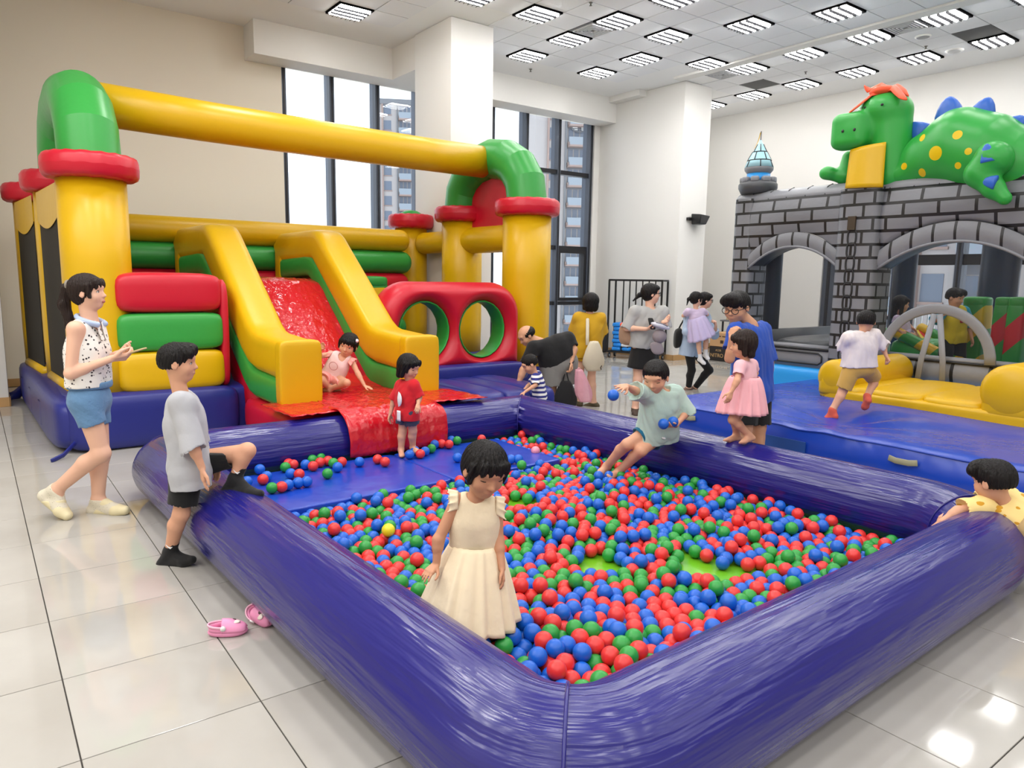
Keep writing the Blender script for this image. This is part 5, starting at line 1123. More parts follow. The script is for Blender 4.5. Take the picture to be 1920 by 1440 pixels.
    # ---- clothes
    def tee(s, m, drop=.10, sleeve=.5, loose=.016, sl=None, name='shirt', A=.007, extra=(), kx=1.15, hole=True, wide=1.0, flat_hem=None, tail=None):
        S = s.s; sm = []; P = []
        for q in 'LR':
            f_ = sleeve[q] if isinstance(sleeve, dict) else sleeve
            if f_ <= 0: continue
            a, e, w = s.J['sh'+q], s.J['el'+q], s.J['wr'+q]; L0 = np.linalg.norm(e-a); L1 = np.linalg.norm(w-e); tot = f_*L0 if f_ <= 1 else L0+(f_-1)*L1
            ra = .052*S*s.limb+loose*.7; rb = (.046*S*s.limb+loose*1.25) if f_ <= 1 else .034*S*s.limb+loose*.8
            if f_ <= 1:
                end = a+(e-a)*min(f_*1.0, 1.0); dd = U3(e-a); sp = [co(a, end+dd*rb*.6, ra, rb, .03*S)]; Rr = rb*1.18; sp.append(co(end+dd*Rr*.93, end+dd*(Rr*.93+.16*S), Rr, Rr, -.004))
            else:
                end = e+(w-e)*(f_-1); dd = U3(w-e); sp = [co(a, e, ra, rb*1.25, .03*S), co(e, end+dd*rb*.5, rb*1.25, rb, .03*S)]; Rr = rb*1.18; sp.append(co(end+dd*Rr*.93, end+dd*(Rr*.93+.12*S), Rr, Rr, -.004))
            (sm if sl is not None else P).extend(sp)
        if sm:
            for q in (0, 1): sdf_obj('sleeve', sm[q*2:q*2+2] if len(sm) == 4 else sm, s.h, sl, s.root, wrk(A*.7, s.seed+q))
        T = s.torso(loose, kx, .62 if sl is not None or not isinstance(sleeve, dict) and sleeve <= 0 else 1.0)
        hemc = s.mh-s.uv*drop*S
        for q in (-1, 1): T.append(co(s.ms-s.uv*.16*S+s.rv*q*.07*S*s.fat, hemc+s.rv*q*.085*S*s.fat*wide*kx/1.15-s.uv*.1*S, .10*S*s.fat+loose*.8, .10*S*s.fat*wide+loose*1.2, .05*S))
        P += T+list(extra)
        nb = s.J.get('neck', s.ms+s.uv*.03*S)
        if hole: P += [co(nb+s.fw*.012*S-s.uv*.012*S, nb+s.uv*.15*S+s.fw*.02*S, .066*S*max(s.limb*.95, 1), .075*S*max(s.limb, 1), -.006)]
        P += [('p', hemc, -s.uv if flat_hem is None else np.asarray(flat_hem, float))]
        return sdf_obj(name, P, s.h, m, s.root, wrk(A, s.seed))
    def shorts(s, m, frac=.45, loose=.02, waist=.10, name='shorts', A=.005, full=False):
        S = s.s; P = []
        for q in 'LR':
            hip, kn, an = s.J['hip'+q], s.J['kn'+q], s.J['an'+q]; dd = U3(kn-hip)
            if full: P += s.leg(q, .006, .006)[0:1]+s.leg(q, .006, .005)[1:]+[('p', an+(kn-an)*.0+np.array([0, 0, -.01]), np.array([0, 0, -1.]))][:0]
            else:
                end = hip+(kn-hip)*frac; r = .088*S*s.limb*s.fat*(1-frac*.25)+loose; Rr = r*1.22
                P += [co(hip, end+dd*r*.5, .092*S*s.limb*s.fat+loose*.7, r, .03*S), co(end+dd*Rr*.95, end+dd*(Rr*.95+.22*S), Rr, Rr, -.004)]
        P += [('e', s.mh, np.array([.165, .122, .115])*S*s.fat+loose*.5, s.MT, .05*S), co(s.J['hipL']*.6+s.mh*.4, s.J['hipR']*.6+s.mh*.4, .095*S*s.fat+loose*.5, .095*S*s.fat+loose*.5, .05*S)]
        P += [('e', s.mh+s.uv*.08*S, np.array([.135, .10, .10])*S*s.fat+loose*.4, s.MT, .05*S), ('p', s.mh+s.uv*waist*S, s.uv)]
        return sdf_obj(name, P, s.h, m, s.root, wrk(A, s.seed+5))
    def skirt(s, m, c0, r0, c1, r1, pleats=0, amp=.0, n=84, rows=14, name='skirt', lag=.7, axes=None, hemwave=.0, th=.004, seed=0, squash=1.0):
        c0, c1 = np.asarray(c0, float), np.asarray(c1, float); X, Yv = (axes if axes else (s.rv, s.fw)); rg = np.random.default_rng(seed); ph = rg.uniform(0, 6, 4); mb = MB(); rings = []
        for i in range(rows+1):
            t = i/rows; c = c0+(c1-c0)*t; k = t**lag; ring = []
            for j in range(n):
                a = 2*PI*j/n; rx, ry = r0[0]+(r1[0]-r0[0])*k, r0[1]+(r1[1]-r0[1])*k; w = amp*(.15+.85*t)*(math.sin(pleats*a+ph[0]+.6*math.sin(2*a+ph[1]))+.45*math.sin(pleats*1.7*a+ph[2])) if pleats else 0
                ring.append(c+X*(rx+w)*math.cos(a)+Yv*(ry+w)*math.sin(a)+(c1-c0)*hemwave*t*math.sin(3*a+ph[3]))
            rings.append(ring)
        mb.loft(rings, cap=False); o = mb.build(name, m, s.root); solidify(o, th); return o
    def shoe(s, q, m, sole=None, d=.009, up=.0, name='shoe'):
        P = s.foot(q, d, False); an, kn = s.J['an'+q], s.J['kn'+q]; sd = U3(kn-an); P += [('p', an+sd*(.012+up)*s.s, sd)]
        o = sdf_obj(name, P, min(s.h, .006), m, s.root)
        if sole is not None:
            he = s.J.get('he'+q); to = s.J['to'+q]
            if he is None: he = an
            upv = U3(an-(he+to)/2); dn = -upv; Q = [co(p_+upv*0, q_+upv*0, r1+.012, r2+.012, .02*s.s) for _, p_, q_, r1, r2, _k in s.foot(q, .0, False)[1:]]
            lo_ = he+dn*(.030*s.s*s.limb); Q += [('p', lo_+upv*.004, upv)]; sdf_obj('shoe_sole', Q, min(s.h, .006), sole, o)
        return o
    def sock(s, q, m, up=.10, d=.0075, name='sock'):
        P = s.foot(q, d, False)+[co(s.J['an'+q], s.J['an'+q]+(s.J['kn'+q]-s.J['an'+q])*.9, .034*s.s*s.limb+d, .044*s.s*s.limb+d, .02*s.s)]; sd = U3(s.J['kn'+q]-s.J['an'+q]); P += [('p', s.J['an'+q]+sd*up*s.s, sd)]
        return sdf_obj(name, P, min(s.h, .006), m, s.root)
    def glasses(s):
        m = BLKPL; g = empty('glasses', s.hc); g.parent = s.root; g.location = s.hc-root_loc(s.root); rr = .0032 if s.h < .0085 else .0026
        for q in (-1, 1):
            MB().tube([s.H(q*.17+.125*math.cos(a), .445-.02*abs(math.cos(a)), -.015+.10*math.sin(a)) for a in np.linspace(0, 2*PI, 16, endpoint=False)], rr, 6, closed=True).build('glasses_rim', m, s.root)
            MB().tube([s.H(q*.29, .43, .01), s.H(q*.40, .15, .02), s.H(q*.41, -.06, .0)], rr, 6).build('glasses_temple', m, s.root)
        MB().tube([s.H(-.05, .45, .0), s.H(0, .46, .012), s.H(.05, .45, .0)], rr, 6).build('glasses_bridge', m, s.root); bpy.data.objects.remove(g)
def dotmat(name, base, dot, scale, thr, stretch=(1, 1, 1)):
    m = mat('cloth_'+name, base, .9); nt, N, L, b = nodes(m); tc = N.new('ShaderNodeTexCoord'); mp = N.new('ShaderNodeMapping'); mp.inputs['Scale'].default_value = stretch; v = N.new('ShaderNodeTexVoronoi'); v.inputs['Scale'].default_value = scale; n = N.new('ShaderNodeTexNoise'); n.inputs['Scale'].default_value = scale*1.3
    md = N.new('ShaderNodeMath'); md.operation = 'MULTIPLY_ADD'; md.inputs[1].default_value = .45; L.new(tc.outputs['Object'], mp.inputs[0]); L.new(mp.outputs[0], v.inputs['Vector']); L.new(mp.outputs[0], n.inputs['Vector']); L.new(n.outputs[0], md.inputs[0]); L.new(v.outputs['Distance'], md.inputs[2])
    lt = N.new('ShaderNodeMath'); lt.operation = 'LESS_THAN'; lt.inputs[1].default_value = thr; L.new(md.outputs[0], lt.inputs[0]); mx = N.new('ShaderNodeMix'); mx.data_type = 'RGBA'; mx.inputs[6].default_value = lin(base); mx.inputs[7].default_value = lin(dot); L.new(lt.outputs[0], mx.inputs[0]); L.new(mx.outputs[2], b.inputs['Base Color']); return m
C_DENIM = cloth('denim', (96, 134, 172), .95, .4, 60); C_BLK = cloth('black', (16, 16, 17)); C_GREY = cloth('light_grey', (176, 177, 182)); C_CREAM = cloth('cream', (234, 216, 184), .9, .35, 22)
# ---- 1 woman with the phone
w = Fig('woman in floral sleeveless blouse and denim shorts holding a phone by the bouncy house', 1.63, 4.80,
    dict(neck=(170, 600), shL=(182, 612, .15), shR=(141, 617, -.15), elR=(133, 700, -.19), wrR=(210, 672, -.07), elL=(170, 690, .17), wrL=(219, 664, .06), hipL=(177, 748, .09), hipR=(160, 751, -.09),
         knR=(190, 850, -.07), anR=(106, 918, -.05), toR=(129, 969, -.10), heR=(84, 932, -.05), knL=(190, 852, .09), anL=(184, 938, .07), toL=(238, 957, .02), heL=(177, 957, .07)), SK_F, .225, (166, 548), (1, .12, .06), h=.0063,
    hands=dict(R=dict(tip=(243, 668, -.01), n=(0, .6, .8), curl=(.5, .5), L=.17), L=dict(tip=(247, 658, .02), n=(0, -.6, .8), curl=(.45, .5), L=.17)), limb=.98, fat=.93)
w.hair('tail', HBRN, extra=[co(w.H(0, -.50, .24), w.H(-.0, -.62, .14), .10*w.hh, .11*w.hh, .02), co(w.H(0, -.62, .14), w.H(0, -.72, -.32), .12*w.hh, .15*w.hh, .02), co(w.H(0, -.72, -.32), w.H(-.02, -.62, -.95), .15*w.hh, .14*w.hh, .02), co(w.H(-.02, -.62, -.95), w.H(-.05, -.52, -1.42), .13*w.hh, .04*w.hh, .02)])
MB().tube([w.H(.12*math.cos(a), -.535, .22+.12*math.sin(a)) for a in np.linspace(0, 2*PI, 14, endpoint=False)], .012, 8, closed=True).build('hair_tie', mat('hair_tie_grey', (130, 122, 112), .5), w.root)
w.tee(dotmat('floral', (232, 228, 222), (60, 52, 56), 40, .50), drop=-.10, sleeve=0, loose=.010, name='blouse', A=.008)
for q in (-1, 1): MB().grid(lambda u, v: w.ms+w.fw*(.085+.03*u)+w.rv*q*(.02+.05*v-.015*u)+w.uv*(.035-.11*u+.02*v*(1-u)), 6, 4).build('collar', dotmat('floral', (232, 228, 222), (60, 52, 56), 40, .50), w.root); solidify(w.root.children[-1], .006)
w.shorts(C_DENIM, .36, .012, .13, 'denim_shorts', .004)
MB().tube([w.mh+w.uv*.108+w.rv*.160*math.cos(a)+w.fw*.128*math.sin(a) for a in np.linspace(0, 2*PI, 30, endpoint=False)], .014, 8, closed=True, up=w.uv, sx=1.6, sy=.5).build('waistband', C_DENIM, w.root)
for q, sg in (('R', 1),): MB().tube([w.mh+w.rv*.15+w.fw*.03-w.uv*.005, w.mh+w.rv*.165+w.fw*.0-w.uv*.03, w.mh+w.rv*.15-w.fw*.06-w.uv*.035], .004, 6).build('pocket_seam', cloth('denim_dark', (64, 92, 128)), w.root)
SHOEP = dotmat('perforated', (214, 206, 186), (120, 110, 92), 90, .36); SOLE = mat('sole_cream', (222, 210, 170), .6)
for q in 'LR': w.shoe(q, SHOEP, SOLE)
nf = at(168, 588, w.Y0); FAN = mat('neck_fan_blue', (176, 194, 226), .4)
t = empty('neck_fan', nf, 'pale blue neck fan worn around the neck of the woman with the phone', 'neck fan')
MB().tube([w.ms+w.uv*(.05-.0*a+.03*math.cos(a))+w.rv*.088*math.sin(a)-w.fw*(.08*math.cos(a)-.03) for a in np.linspace(-2.5, 2.5, 26)], [.014+.006*abs(a)/2.5 for a in np.linspace(-2.5, 2.5, 26)], 12, round_ends=.8).build('fan_ring', FAN, t)
ph = w.J['wrR']*.5+w.J['wrL']*.5+w.fw*.13+EZ*.035; t = empty('smartphone', ph, 'phone in a tan case held by the woman beside the bouncy house', 'phone')
ax = U3(w.fw+EZ*.34-w.rv*.0); MB().pillow(ph, [ax*.075, w.rv*.037, np.cross(ax, w.rv)*.0065], 6, 5).build('phone_case', mat('phone_case_tan', (190, 170, 120), .5), t)
# ---- 2 boy in grey stepping over the tube
b2 = Fig('boy in grey T-shirt and black shorts stepping one leg over the blue pool tube', 1.27, 3.98,
    dict(neck=(337, 724), shL=(345, 752, .12), shR=(341, 756, -.12), elR=(362, 838, -.17), wrR=(379, 878, -.16), elL=(372, 830, .18), wrL=(395, 868, .16), hipL=(362, 868, .07), hipR=(350, 886, -.05),
         knR=(340, 963, -.06), anR=(319, 1034, -.0), toR=(364, 1049, -.04), heR=(306, 1060, .0), knL=(464, 845, .06), anL=(441, 897, .04), toL=(492, 926, -.06), heL=(425, 925, .04)), SK_C, .208, (335, 680), (1, .25, -.02), h=.0058, limb=1.0,
    hands=dict(R=dict(tip=(384, 922, -.16), n=(.8, .5, 0), curl=(.12, .2), L=.135), L=dict(n=(-.5, -.8, 0))))
b2.hair('boy'); b2.tee(C_GREY, .12, .95, .024, name='tshirt', A=.010, wide=1.1); b2.shorts(C_BLK, .62, .022)
SOCKB = cloth('sock_black', (20, 20, 22)); SW = mat('swoosh_white', (230, 230, 230), .7)
for q in 'LR':
    o = b2.sock(q, SOCKB, .10); a, k = b2.J['an'+q], b2.J['kn'+q]; sd = U3(k-a); c = a+sd*.05+np.array([0, -1, 0])*.040; d = U3(np.cross(sd, [0, 1., 0])); MB().tube([c-d*.018+sd*.010, c-d*.010-sd*.003, c+d*.004-sd*.002, c+d*.02+sd*.008], [.0015, .005, .0035, .001], 6).build('sock_tick', SW, o)
# ---- 3 girl in the cream dress standing in the balls
g3 = Fig('little girl in cream ruffled dress wading among the balls', .98, 3.06,
    dict(neck=(893, 922), shL=(930, 948, .02), shR=(857, 938, .0), elR=(822, 1012, -.05), wrR=(818, 1058, -.07), elL=(934, 1012, -.0), wrL=(941, 1066, -.06), hipL=(910, 1052, .03), hipR=(868, 1050, .02),
         knL=(915, 1120, .0), anL=(915, 1178, .03), toL=(925, 1195, -.1), knR=(868, 1118, .02), anR=(872, 1178, .05), toR=(880, 1195, -.08)), SK_T, .222, (909, 882, -.03), (.42, -.76, -.36), up=(.05, .1, 1), h=.0045, limb=1.12, eyes='down',
    hands=dict(R=dict(tip=(797, 1080, -.13), n=(0, .2, -1), curl=(.15, .2), L=.105, spread=.9), L=dict(tip=(944, 1090, -.08), n=(-1, 0, 0), L=.10)), wide=1.02)
g3.hair('fringe', HBLK, extra=[g3.he((0, -.42, .22), (.14, .12, .14), .02)]); g3.tee(C_CREAM, -.05, 0, .010, name='bodice', A=.003, kx=.95)
S3 = g3.s
g3.skirt(C_CREAM, g3.mh+g3.uv*.085, (.104, .09), at(876, 1160, 3.02), (.225, .20), 15, .011, n=150, rows=20, lag=.8, hemwave=.03, seed=4, axes=(g3.rv, U3(np.array([g3.fw[0], g3.fw[1], 0]))))
for q in 'LR':
    c = g3.J['sh'+q]; out_ = U3(c-g3.ms); o = MB().grid(lambda u, v: c+out_*(-.004+.042*v)+(g3.fw*math.cos(PI*(-.12+1.24*u))+g3.uv*math.sin(PI*(-.12+1.24*u)))*(.046+.012*v)-g3.uv*(.006+.016*v)+(g3.fw*math.sin(u*40)+g3.uv*math.cos(u*40))*.006*v+out_*.004*math.sin(u*44)*v, 46, 5).build('shoulder_ruffle', C_CREAM, g3.root); solidify(o, .004)
# ---- 4 girl sliding
g4 = Fig('little girl in pink ruffled set sitting at the foot of the red slide', 1.0, 7.42,
    dict(neck=(641, 674), shL=(659, 676, .0), shR=(622, 664, .03), elR=(598, 668, -.05), wrR=(601, 655, -.12), elL=(671, 700, -.05), wrL=(684, 724, -.10), hipL=(632, 711, .02), hipR=(612, 707, .04),
         knL=(650, 718, -.18), anL=(622, 728, -.10), toL=(606, 731, -.04), knR=(601, 714, -.18), anR=(620, 728, -.06), toR=(638, 731, .0)), SK_C, .225, (653, 647), (-.10, -.96, -.22), up=(.28, 0, 1), h=.006, limb=1.12,
    hands=dict(R=dict(tip=(608, 642, -.15), n=(-.3, -1, .2), curl=(.15, .25), L=.105), L=dict(tip=(703, 730, -.13), n=(0, .1, -1), curl=(.1, .1), L=.105)))
PK1 = cloth('blush', (238, 206, 204)); PK2 = cloth('pink_coral', (240, 164, 156)); g4.hair('fringe', HBLK); g4.tee(PK1, .10, 0, .014, name='top', A=.006); g4.shorts(PK2, .62, .022)
for q in 'LR':
    c = g4.J['sh'+q]; out_ = U3(c-g4.ms); o = MB().grid(lambda u, v: c+out_*(-.01+.05*v)+(g4.fw*math.cos(PI*u)+g4.uv*math.sin(PI*u))*(.055+.02*v)+g4.uv*(-.02-.03*v)+(g4.fw*math.sin(u*30)+g4.uv*math.cos(u*30))*.008*v, 36, 4).build('shoulder_ruffle', PK2, g4.root); solidify(o, .004)
MB().tube([g4.mh+g4.uv*.16+g4.fw*.128+g4.rv*.045*math.cos(a)+g4.uv*.04*math.sin(a) for a in np.linspace(0, 2*PI, 20, endpoint=False)], .004, 6, closed=True).build('round_print', cloth('print_rose', (196, 140, 140)), g4.root)
MB().ell(g4.H(-.36, .05, .34), [g4.r*.02, g4.f*.02, g4.u*.02], 10, 6).build('hair_clip', mat('clip_white', (240, 230, 236), .4), g4.root)
# ---- 5 toddler in red
g5 = Fig('toddler girl in red and white shirt and dark shorts standing against the red drape', .90, 6.17,
    dict(neck=(768, 709), shL=(752, 722, .06), shR=(776, 722, -.06), elL=(738, 751, .07), wrL=(732, 776, .05), elR=(786, 745, -.06), wrR=(784, 758, -.12), hipL=(757, 775, .04), hipR=(771, 775, -.04),
         knL=(755, 808, .03), anL=(752, 843, .03), toL=(754, 856, -.07), knR=(774, 808, .0), anR=(774, 839, .06), toR=(785, 848, -.04)), SK_C, .205, (767, 688), (.75, -.35, -.25), h=.006, limb=1.16, eyes='down')
g5.hair('bob'); C_RED = cloth('red', (204, 20, 34)); g5.tee(C_RED, .10, .85, .018, name='shirt', A=.006); g5.shorts(cloth('navy', (58, 60, 78)), .42, .016)
CW = cloth('white', (228, 228, 230))
MB().grid(lambda u, v: g5.mh+g5.uv*(.20-.13*u)-g5.fw*(.098+.012*math.sin(PI*u))+g5.rv*(.005+.055*v*(math.sin(PI*u)**.6)), 10, 5).build('side_panel', CW, g5.root); solidify(g5.root.children[-1], .006)
MB().grid(lambda u, v: g5.mh+g5.uv*(.04-.09*u)-g5.fw*(.112)+g5.rv*(.0+.045*v), 5, 3).build('side_panel', CW, g5.root); solidify(g5.root.children[-1], .006)
# ---- 6 bending man
m6 = Fig('balding man in black T-shirt and grey shorts bending down behind the ball pool', 1.68, 8.75,
    dict(neck=(1012, 637), shL=(1066, 634, .05), shR=(1000, 652, -.16), elR=(981, 694, -.22), wrR=(970, 725, -.26), elL=(1076, 655, .0), wrL=(1071, 679, -.06), hipL=(1062, 680, .10), hipR=(1034, 682, -.02),
         knL=(1062, 722, .10), anL=(1064, 765, .2), toL=(1052, 778, .05), knR=(1034, 724, .0), anR=(1036, 770, .1), toR=(1022, 782, -.05)), SK_M, .235, (987, 630), (-.72, -.30, -.55), up=(-.45, -.1, .9), fat=1.2, limb=1.08, h=.010, eyes='down',
    hands=dict(R=dict(tip=(966, 741, -.28), n=(1, .3, 0), L=.18), L=dict(tip=(1072, 694, -.08), n=(-1, 0, 0), curl=(.7, .7), L=.18)))
m6.hair('bald', HBLK); m6.tee(C_BLK, -.07, .62, .022, name='tshirt', A=.004, wide=1.0); m6.shorts(cloth('mid_grey', (128, 126, 122)), .75, .035)
MB().tube([m6.J['wrL']+.034*(m6.rv*math.cos(a)+m6.fw*math.sin(a)) for a in np.linspace(0, 2*PI, 16, endpoint=False)], .008, 6, closed=True).build('wristband', BLKPL, m6.root)
for q in 'LR': m6.shoe(q, mat('sandal_dark', (40, 36, 34), .7), None)
def bag(name, top, w_, h_, d_, m, label, cat='bag', tilt=0, str_m=None, hang=.10, base=None):
    t = empty(name, top-EZ*(h_+hang), label, cat); c = top-EZ*(hang+h_/2); X_ = U3(np.array([1, .3, 0])); Y_ = np.array([-X_[1], X_[0], 0]); rings = []
    for i in range(15):
        q = i/14; z = c[2]+h_/2-h_*q; ww = w_*(.35+.65*min(q*1.6, 1)**.7)*(1-.35*max(q-.8, 0)/.2*1); dd = d_*(.5+.5*math.sin(PI*min(q*.9+.1, 1))); rings.append([np.array([c[0], c[1], z])+X_*(ww/2*math.cos(a)+.006*math.sin(7*a+5*q)+tilt*(q-.0))+Y_*dd/2*math.sin(a) for a in np.linspace(0, 2*PI, 28, endpoint=False)])
    MB().loft(rings).build('bag_body', m, t)
    for sg in (-1, 1): MB().tube([top+X_*.0, top-EZ*hang*.5+X_*sg*w_*.06, top-EZ*(hang+.01)+X_*sg*w_*.13], .006, 6).build('bag_strap', str_m or m, t)
    return t
bag('drawstring_bag', m6.J['wrL']-EZ*.09-np.array([.06, 0, 0]), .30, .36, .12, cloth('bag_black', (22, 22, 24)), 'black drawstring bag hanging from the hand of the bending man', hang=.14)
PLB = mat('plastic_pink', (232, 170, 186), .3, .5, 12, bdist=.03); nt, N, L, b = nodes(PLB); b.inputs['Alpha'].default_value = .66
bag('plastic_bag', m6.J['wrL']-EZ*.06+np.array([.09, -.05, 0]), .21, .40, .13, PLB, 'translucent pink plastic bag hanging from the hand of the bending man', tilt=.10, hang=.02)
# ---- 7 toddler in stripes
STRP = mat('cloth_striped', (232, 230, 228), .9); nt, N, L, b = nodes(STRP); tc = N.new('ShaderNodeTexCoord'); wv = N.new('ShaderNodeTexWave'); wv.bands_direction = 'Z'; wv.inputs['Scale'].default_value = 6.2; wv.inputs['Distortion'].default_value = .6; rp = N.new('ShaderNodeValToRGB'); rp.color_ramp.interpolation = 'CONSTANT'; rp.color_ramp.elements[0].color = lin((232, 230, 228)); rp.color_ramp.elements[1].position = .5; rp.color_ramp.elements[1].color = lin((44, 48, 122)); L.new(tc.outputs['Object'], wv.inputs[0]); L.new(wv.outputs[0], rp.inputs[0]); L.new(rp.outputs[0], b.inputs['Base Color'])
b7 = Fig('toddler boy in navy striped shirt leaning over the far corner of the ball pool', .88, 8.02,
    dict(neck=(1002, 696), shL=(1008, 703, .09), shR=(1004, 708, -.09), elR=(1004, 722, -.15), wrR=(984, 735, -.20), elL=(994, 720, .08), wrL=(977, 737, .0), hipL=(1013, 741, .04), hipR=(1011, 743, -.04),
         knL=(1010, 768, .03), anL=(1010, 790, .05), toL=(998, 796, -.02), knR=(1008, 768, -.04), anR=(1008, 790, .0), toR=(996, 796, -.05)), SK_C, .20, (993, 683), (-.75, -.2, -.45), up=(-.2, 0, 1), h=.006, limb=1.15, eyes='down', hands=dict(R=dict(tip=(975, 741, -.22), n=(0, 0, -1), L=.10), L=dict(tip=(968, 744, -.02), n=(0, 0, -1), L=.10)))
b7.hair('crew'); b7.tee(STRP, .12, .8, .016, name='striped_shirt', A=.005); b7.shorts(cloth('navy_blue', (44, 48, 110)), .5, .015)
# ---- 8 woman in mustard, seen from behind
C_MUS = cloth('mustard', (196, 152, 24)); 
w8 = Fig('woman in mustard top and shorts, seen from behind, carrying a tote bag', 1.48, 9.42,
    dict(neck=(1105, 588), shL=(1084, 596, .0), shR=(1126, 597, .0), elL=(1075, 622, .08), wrL=(1080, 628, .24), elR=(1130, 625, .06), wrR=(1118, 632, .24), hipL=(1089, 656, .0), hipR=(1112, 656, .0),
         knL=(1087, 705, -.02), anL=(1087, 752, .05), toL=(1086, 760, .2), knR=(1109, 708, .0), anR=(1113, 756, .03), toR=(1092, 764, .10)), SK_F, .225, (1107, 567), (-.1, 1, -.1), h=.009, limb=1.0)
w8.hair('bob', HBLK, extra=[w8.he((0, -.16, .1), (.46, .44, .42), .03), w8.he((0, -.2, -.25), (.42, .32, .22), .03)]); w8.tee(C_MUS, .12, .85, .03, name='top', A=.008, wide=1.0); w8.shorts(C_MUS, .32, .02)
for q in 'LR': w8.shoe(q, mat('sandal_olive', (86, 76, 54), .8), None)
TOTE = cloth('tote_canvas', (214, 204, 180), .95, .3, 40); tt = at(1114, 640, 9.22)
t = bag('tote_bag', tt, .29, .38, .12, TOTE, 'cream canvas tote bag on the shoulder of the woman in mustard', hang=.0); sp = w8.J['shL']*.45+w8.ms*.55
MB().tube([tt+np.array([-.085, 0, -.05]), w8.ms-w8.rv*.035-EZ*.22-w8.fw*.165, w8.ms-w8.rv*.035-EZ*.05-w8.fw*.14, w8.ms-w8.rv*.03+w8.uv*.06-w8.fw*.03, w8.ms-w8.rv*.03+w8.fw*.09], 1, 8, up=w8.rv, sx=.022, sy=.006).build('tote_strap', TOTE, t)
MB().tube([tt+np.array([.10, -.06, -.30]), tt+np.array([.085, -.062, -.33]), tt+np.array([.095, -.062, -.355])], .006, 6).build('tote_print', BLACK, t)
# ---- 9 woman in grey with backpack
w9 = Fig('woman in grey top and black skirt with ponytail and glasses, wearing a tan backpack', 1.61, 8.98,
    dict(neck=(1219, 573), shR=(1190, 585, -.08), shL=(1243, 585, .06), elR=(1175, 615, -.10), wrR=(1212, 617, -.24), elL=(1248, 612, .04), wrL=(1243, 604, -.16), hipL=(1222, 643, .04), hipR=(1198, 643, -.04),
         knR=(1196, 712, -.04), anR=(1191, 766, .0), toR=(1193, 779, -.16), knL=(1219, 712, .04), anL=(1217, 764, .06), toL=(1226, 776, -.1)), SK_F, .235, (1221, 551), (1, .05, .03), h=.008, limb=1.0,
    hands=dict(R=dict(tip=(1228, 614, -.26), n=(0, .3, 1), curl=(.5, .6), L=.165), L=dict(tip=(1252, 601, -.20), n=(0, -.5, .6), curl=(.6, .7), L=.165)))
w9.hair('tailx', HBLK, extra=[w9.he((0, .28, .30), (.3, .16, .12), .03), co(w9.H(0, -.45, .02), w9.H(0, -.62, -.05), .09*w9.hh, .10*w9.hh, .02), co(w9.H(0, -.62, -.05), w9.H(0, -.95, -.35), .11*w9.hh, .04*w9.hh, .02)]); w9.glasses()
w9.tee(cloth('heather_grey', (170, 170, 168)), .06, .95, .026, name='top', A=.009); w9.skirt(C_BLK, w9.mh+w9.uv*.07, (.145, .115), at(1206, 690, 8.98), (.205, .15), 6, .006, rows=10, name='skirt')
for q in 'LR': w9.shoe(q, mat('sandal_brown', (70, 54, 44), .7), None)
TANB = cloth('tan_canvas', (164, 132, 108), .9, .3, 40); bp_ = at(1177, 627, 9.05); t = empty('backpack', bp_-EZ*.12, 'tan backpack with an orange clip on the back of the woman in grey', 'backpack')
MB().pillow(bp_, [U3(np.array([1, .2, 0]))*.095, np.array([-.2, 1, 0])*.14, EZ*.135], 3, 8).build('backpack_body', TANB, t); MB().pillow(bp_+np.array([-.05, -.02, .12]), [np.array([.055, 0, 0]), np.array([0, .05, 0]), EZ*.03], 3, 5).build('backpack_clip', V_ORNG, t)
MB().tube([w9.ms+w9.rv*.07+w9.uv*.045-w9.fw*.08, w9.ms+w9.rv*.09+w9.uv*.05, w9.ms+w9.rv*.105+w9.fw*.10-w9.uv*.06, w9.ms+w9.rv*.135+w9.fw*.08-w9.uv*.25, bp_+np.array([.08, -.1, .02])], 1, 8, up=w9.rv, sx=.02, sy=.006).build('backpack_strap', TANB, t)
MB().tube([bp_+np.array([.09, -.12, .0]), bp_+np.array([.095, -.12, -.16])], 1, 6, up=np.array([1., 0, 0]), sx=.012, sy=.005).build('backpack_strap', cloth('webbing_cream', (214, 190, 156)), t)
vz = at(1238, 611, 8.66); t = empty('sun_visor', vz, 'pale translucent oval sun visor held by the woman in grey', 'visor'); o = MB().ell(vz, [np.array([.115, 0, -.035]), np.array([0, .09, .0]), np.array([.02, 0, .03])], 24, 8).build('visor_brim', mat('visor_grey', (206, 206, 218), .2), t); MB().tube([vz+np.array([-.07, -.09, .045]), vz+np.array([0, -.10, .03]), vz+np.array([.07, -.09, 0])], .006, 6).build('visor_band', mat('visor_band', (120, 118, 128), .5), t)
cpv = at(1236, 640, 8.68); CAPG = cloth('cap_grey', (140, 130, 134)); t = empty('cap', cpv, 'grey cap dangling from the hand of the woman in grey', 'cap'); MB().ell(cpv+EZ*.06, [np.array([.085, 0, 0]), np.array([0, .09, 0]), EZ*.085], 18, 10).build('cap_crown', CAPG, t); MB().pillow(cpv+np.array([-.03, -.03, -.08]), [np.array([.075, 0, .01]), np.array([0, .02, 0]), np.array([-.03, 0, .075])], 2.6, 7).build('cap_peak', CAPG, t)
pz = at(1222, 607, 8.70); t = empty('smartphone', pz, 'black phone in the hand of the woman in grey', 'phone'); MB().pillow(pz, [np.array([.035, .01, .0]), np.array([0, .006, 0]), np.array([-.02, 0, .07])], 6, 4).build('phone_body', BLKPL, t)
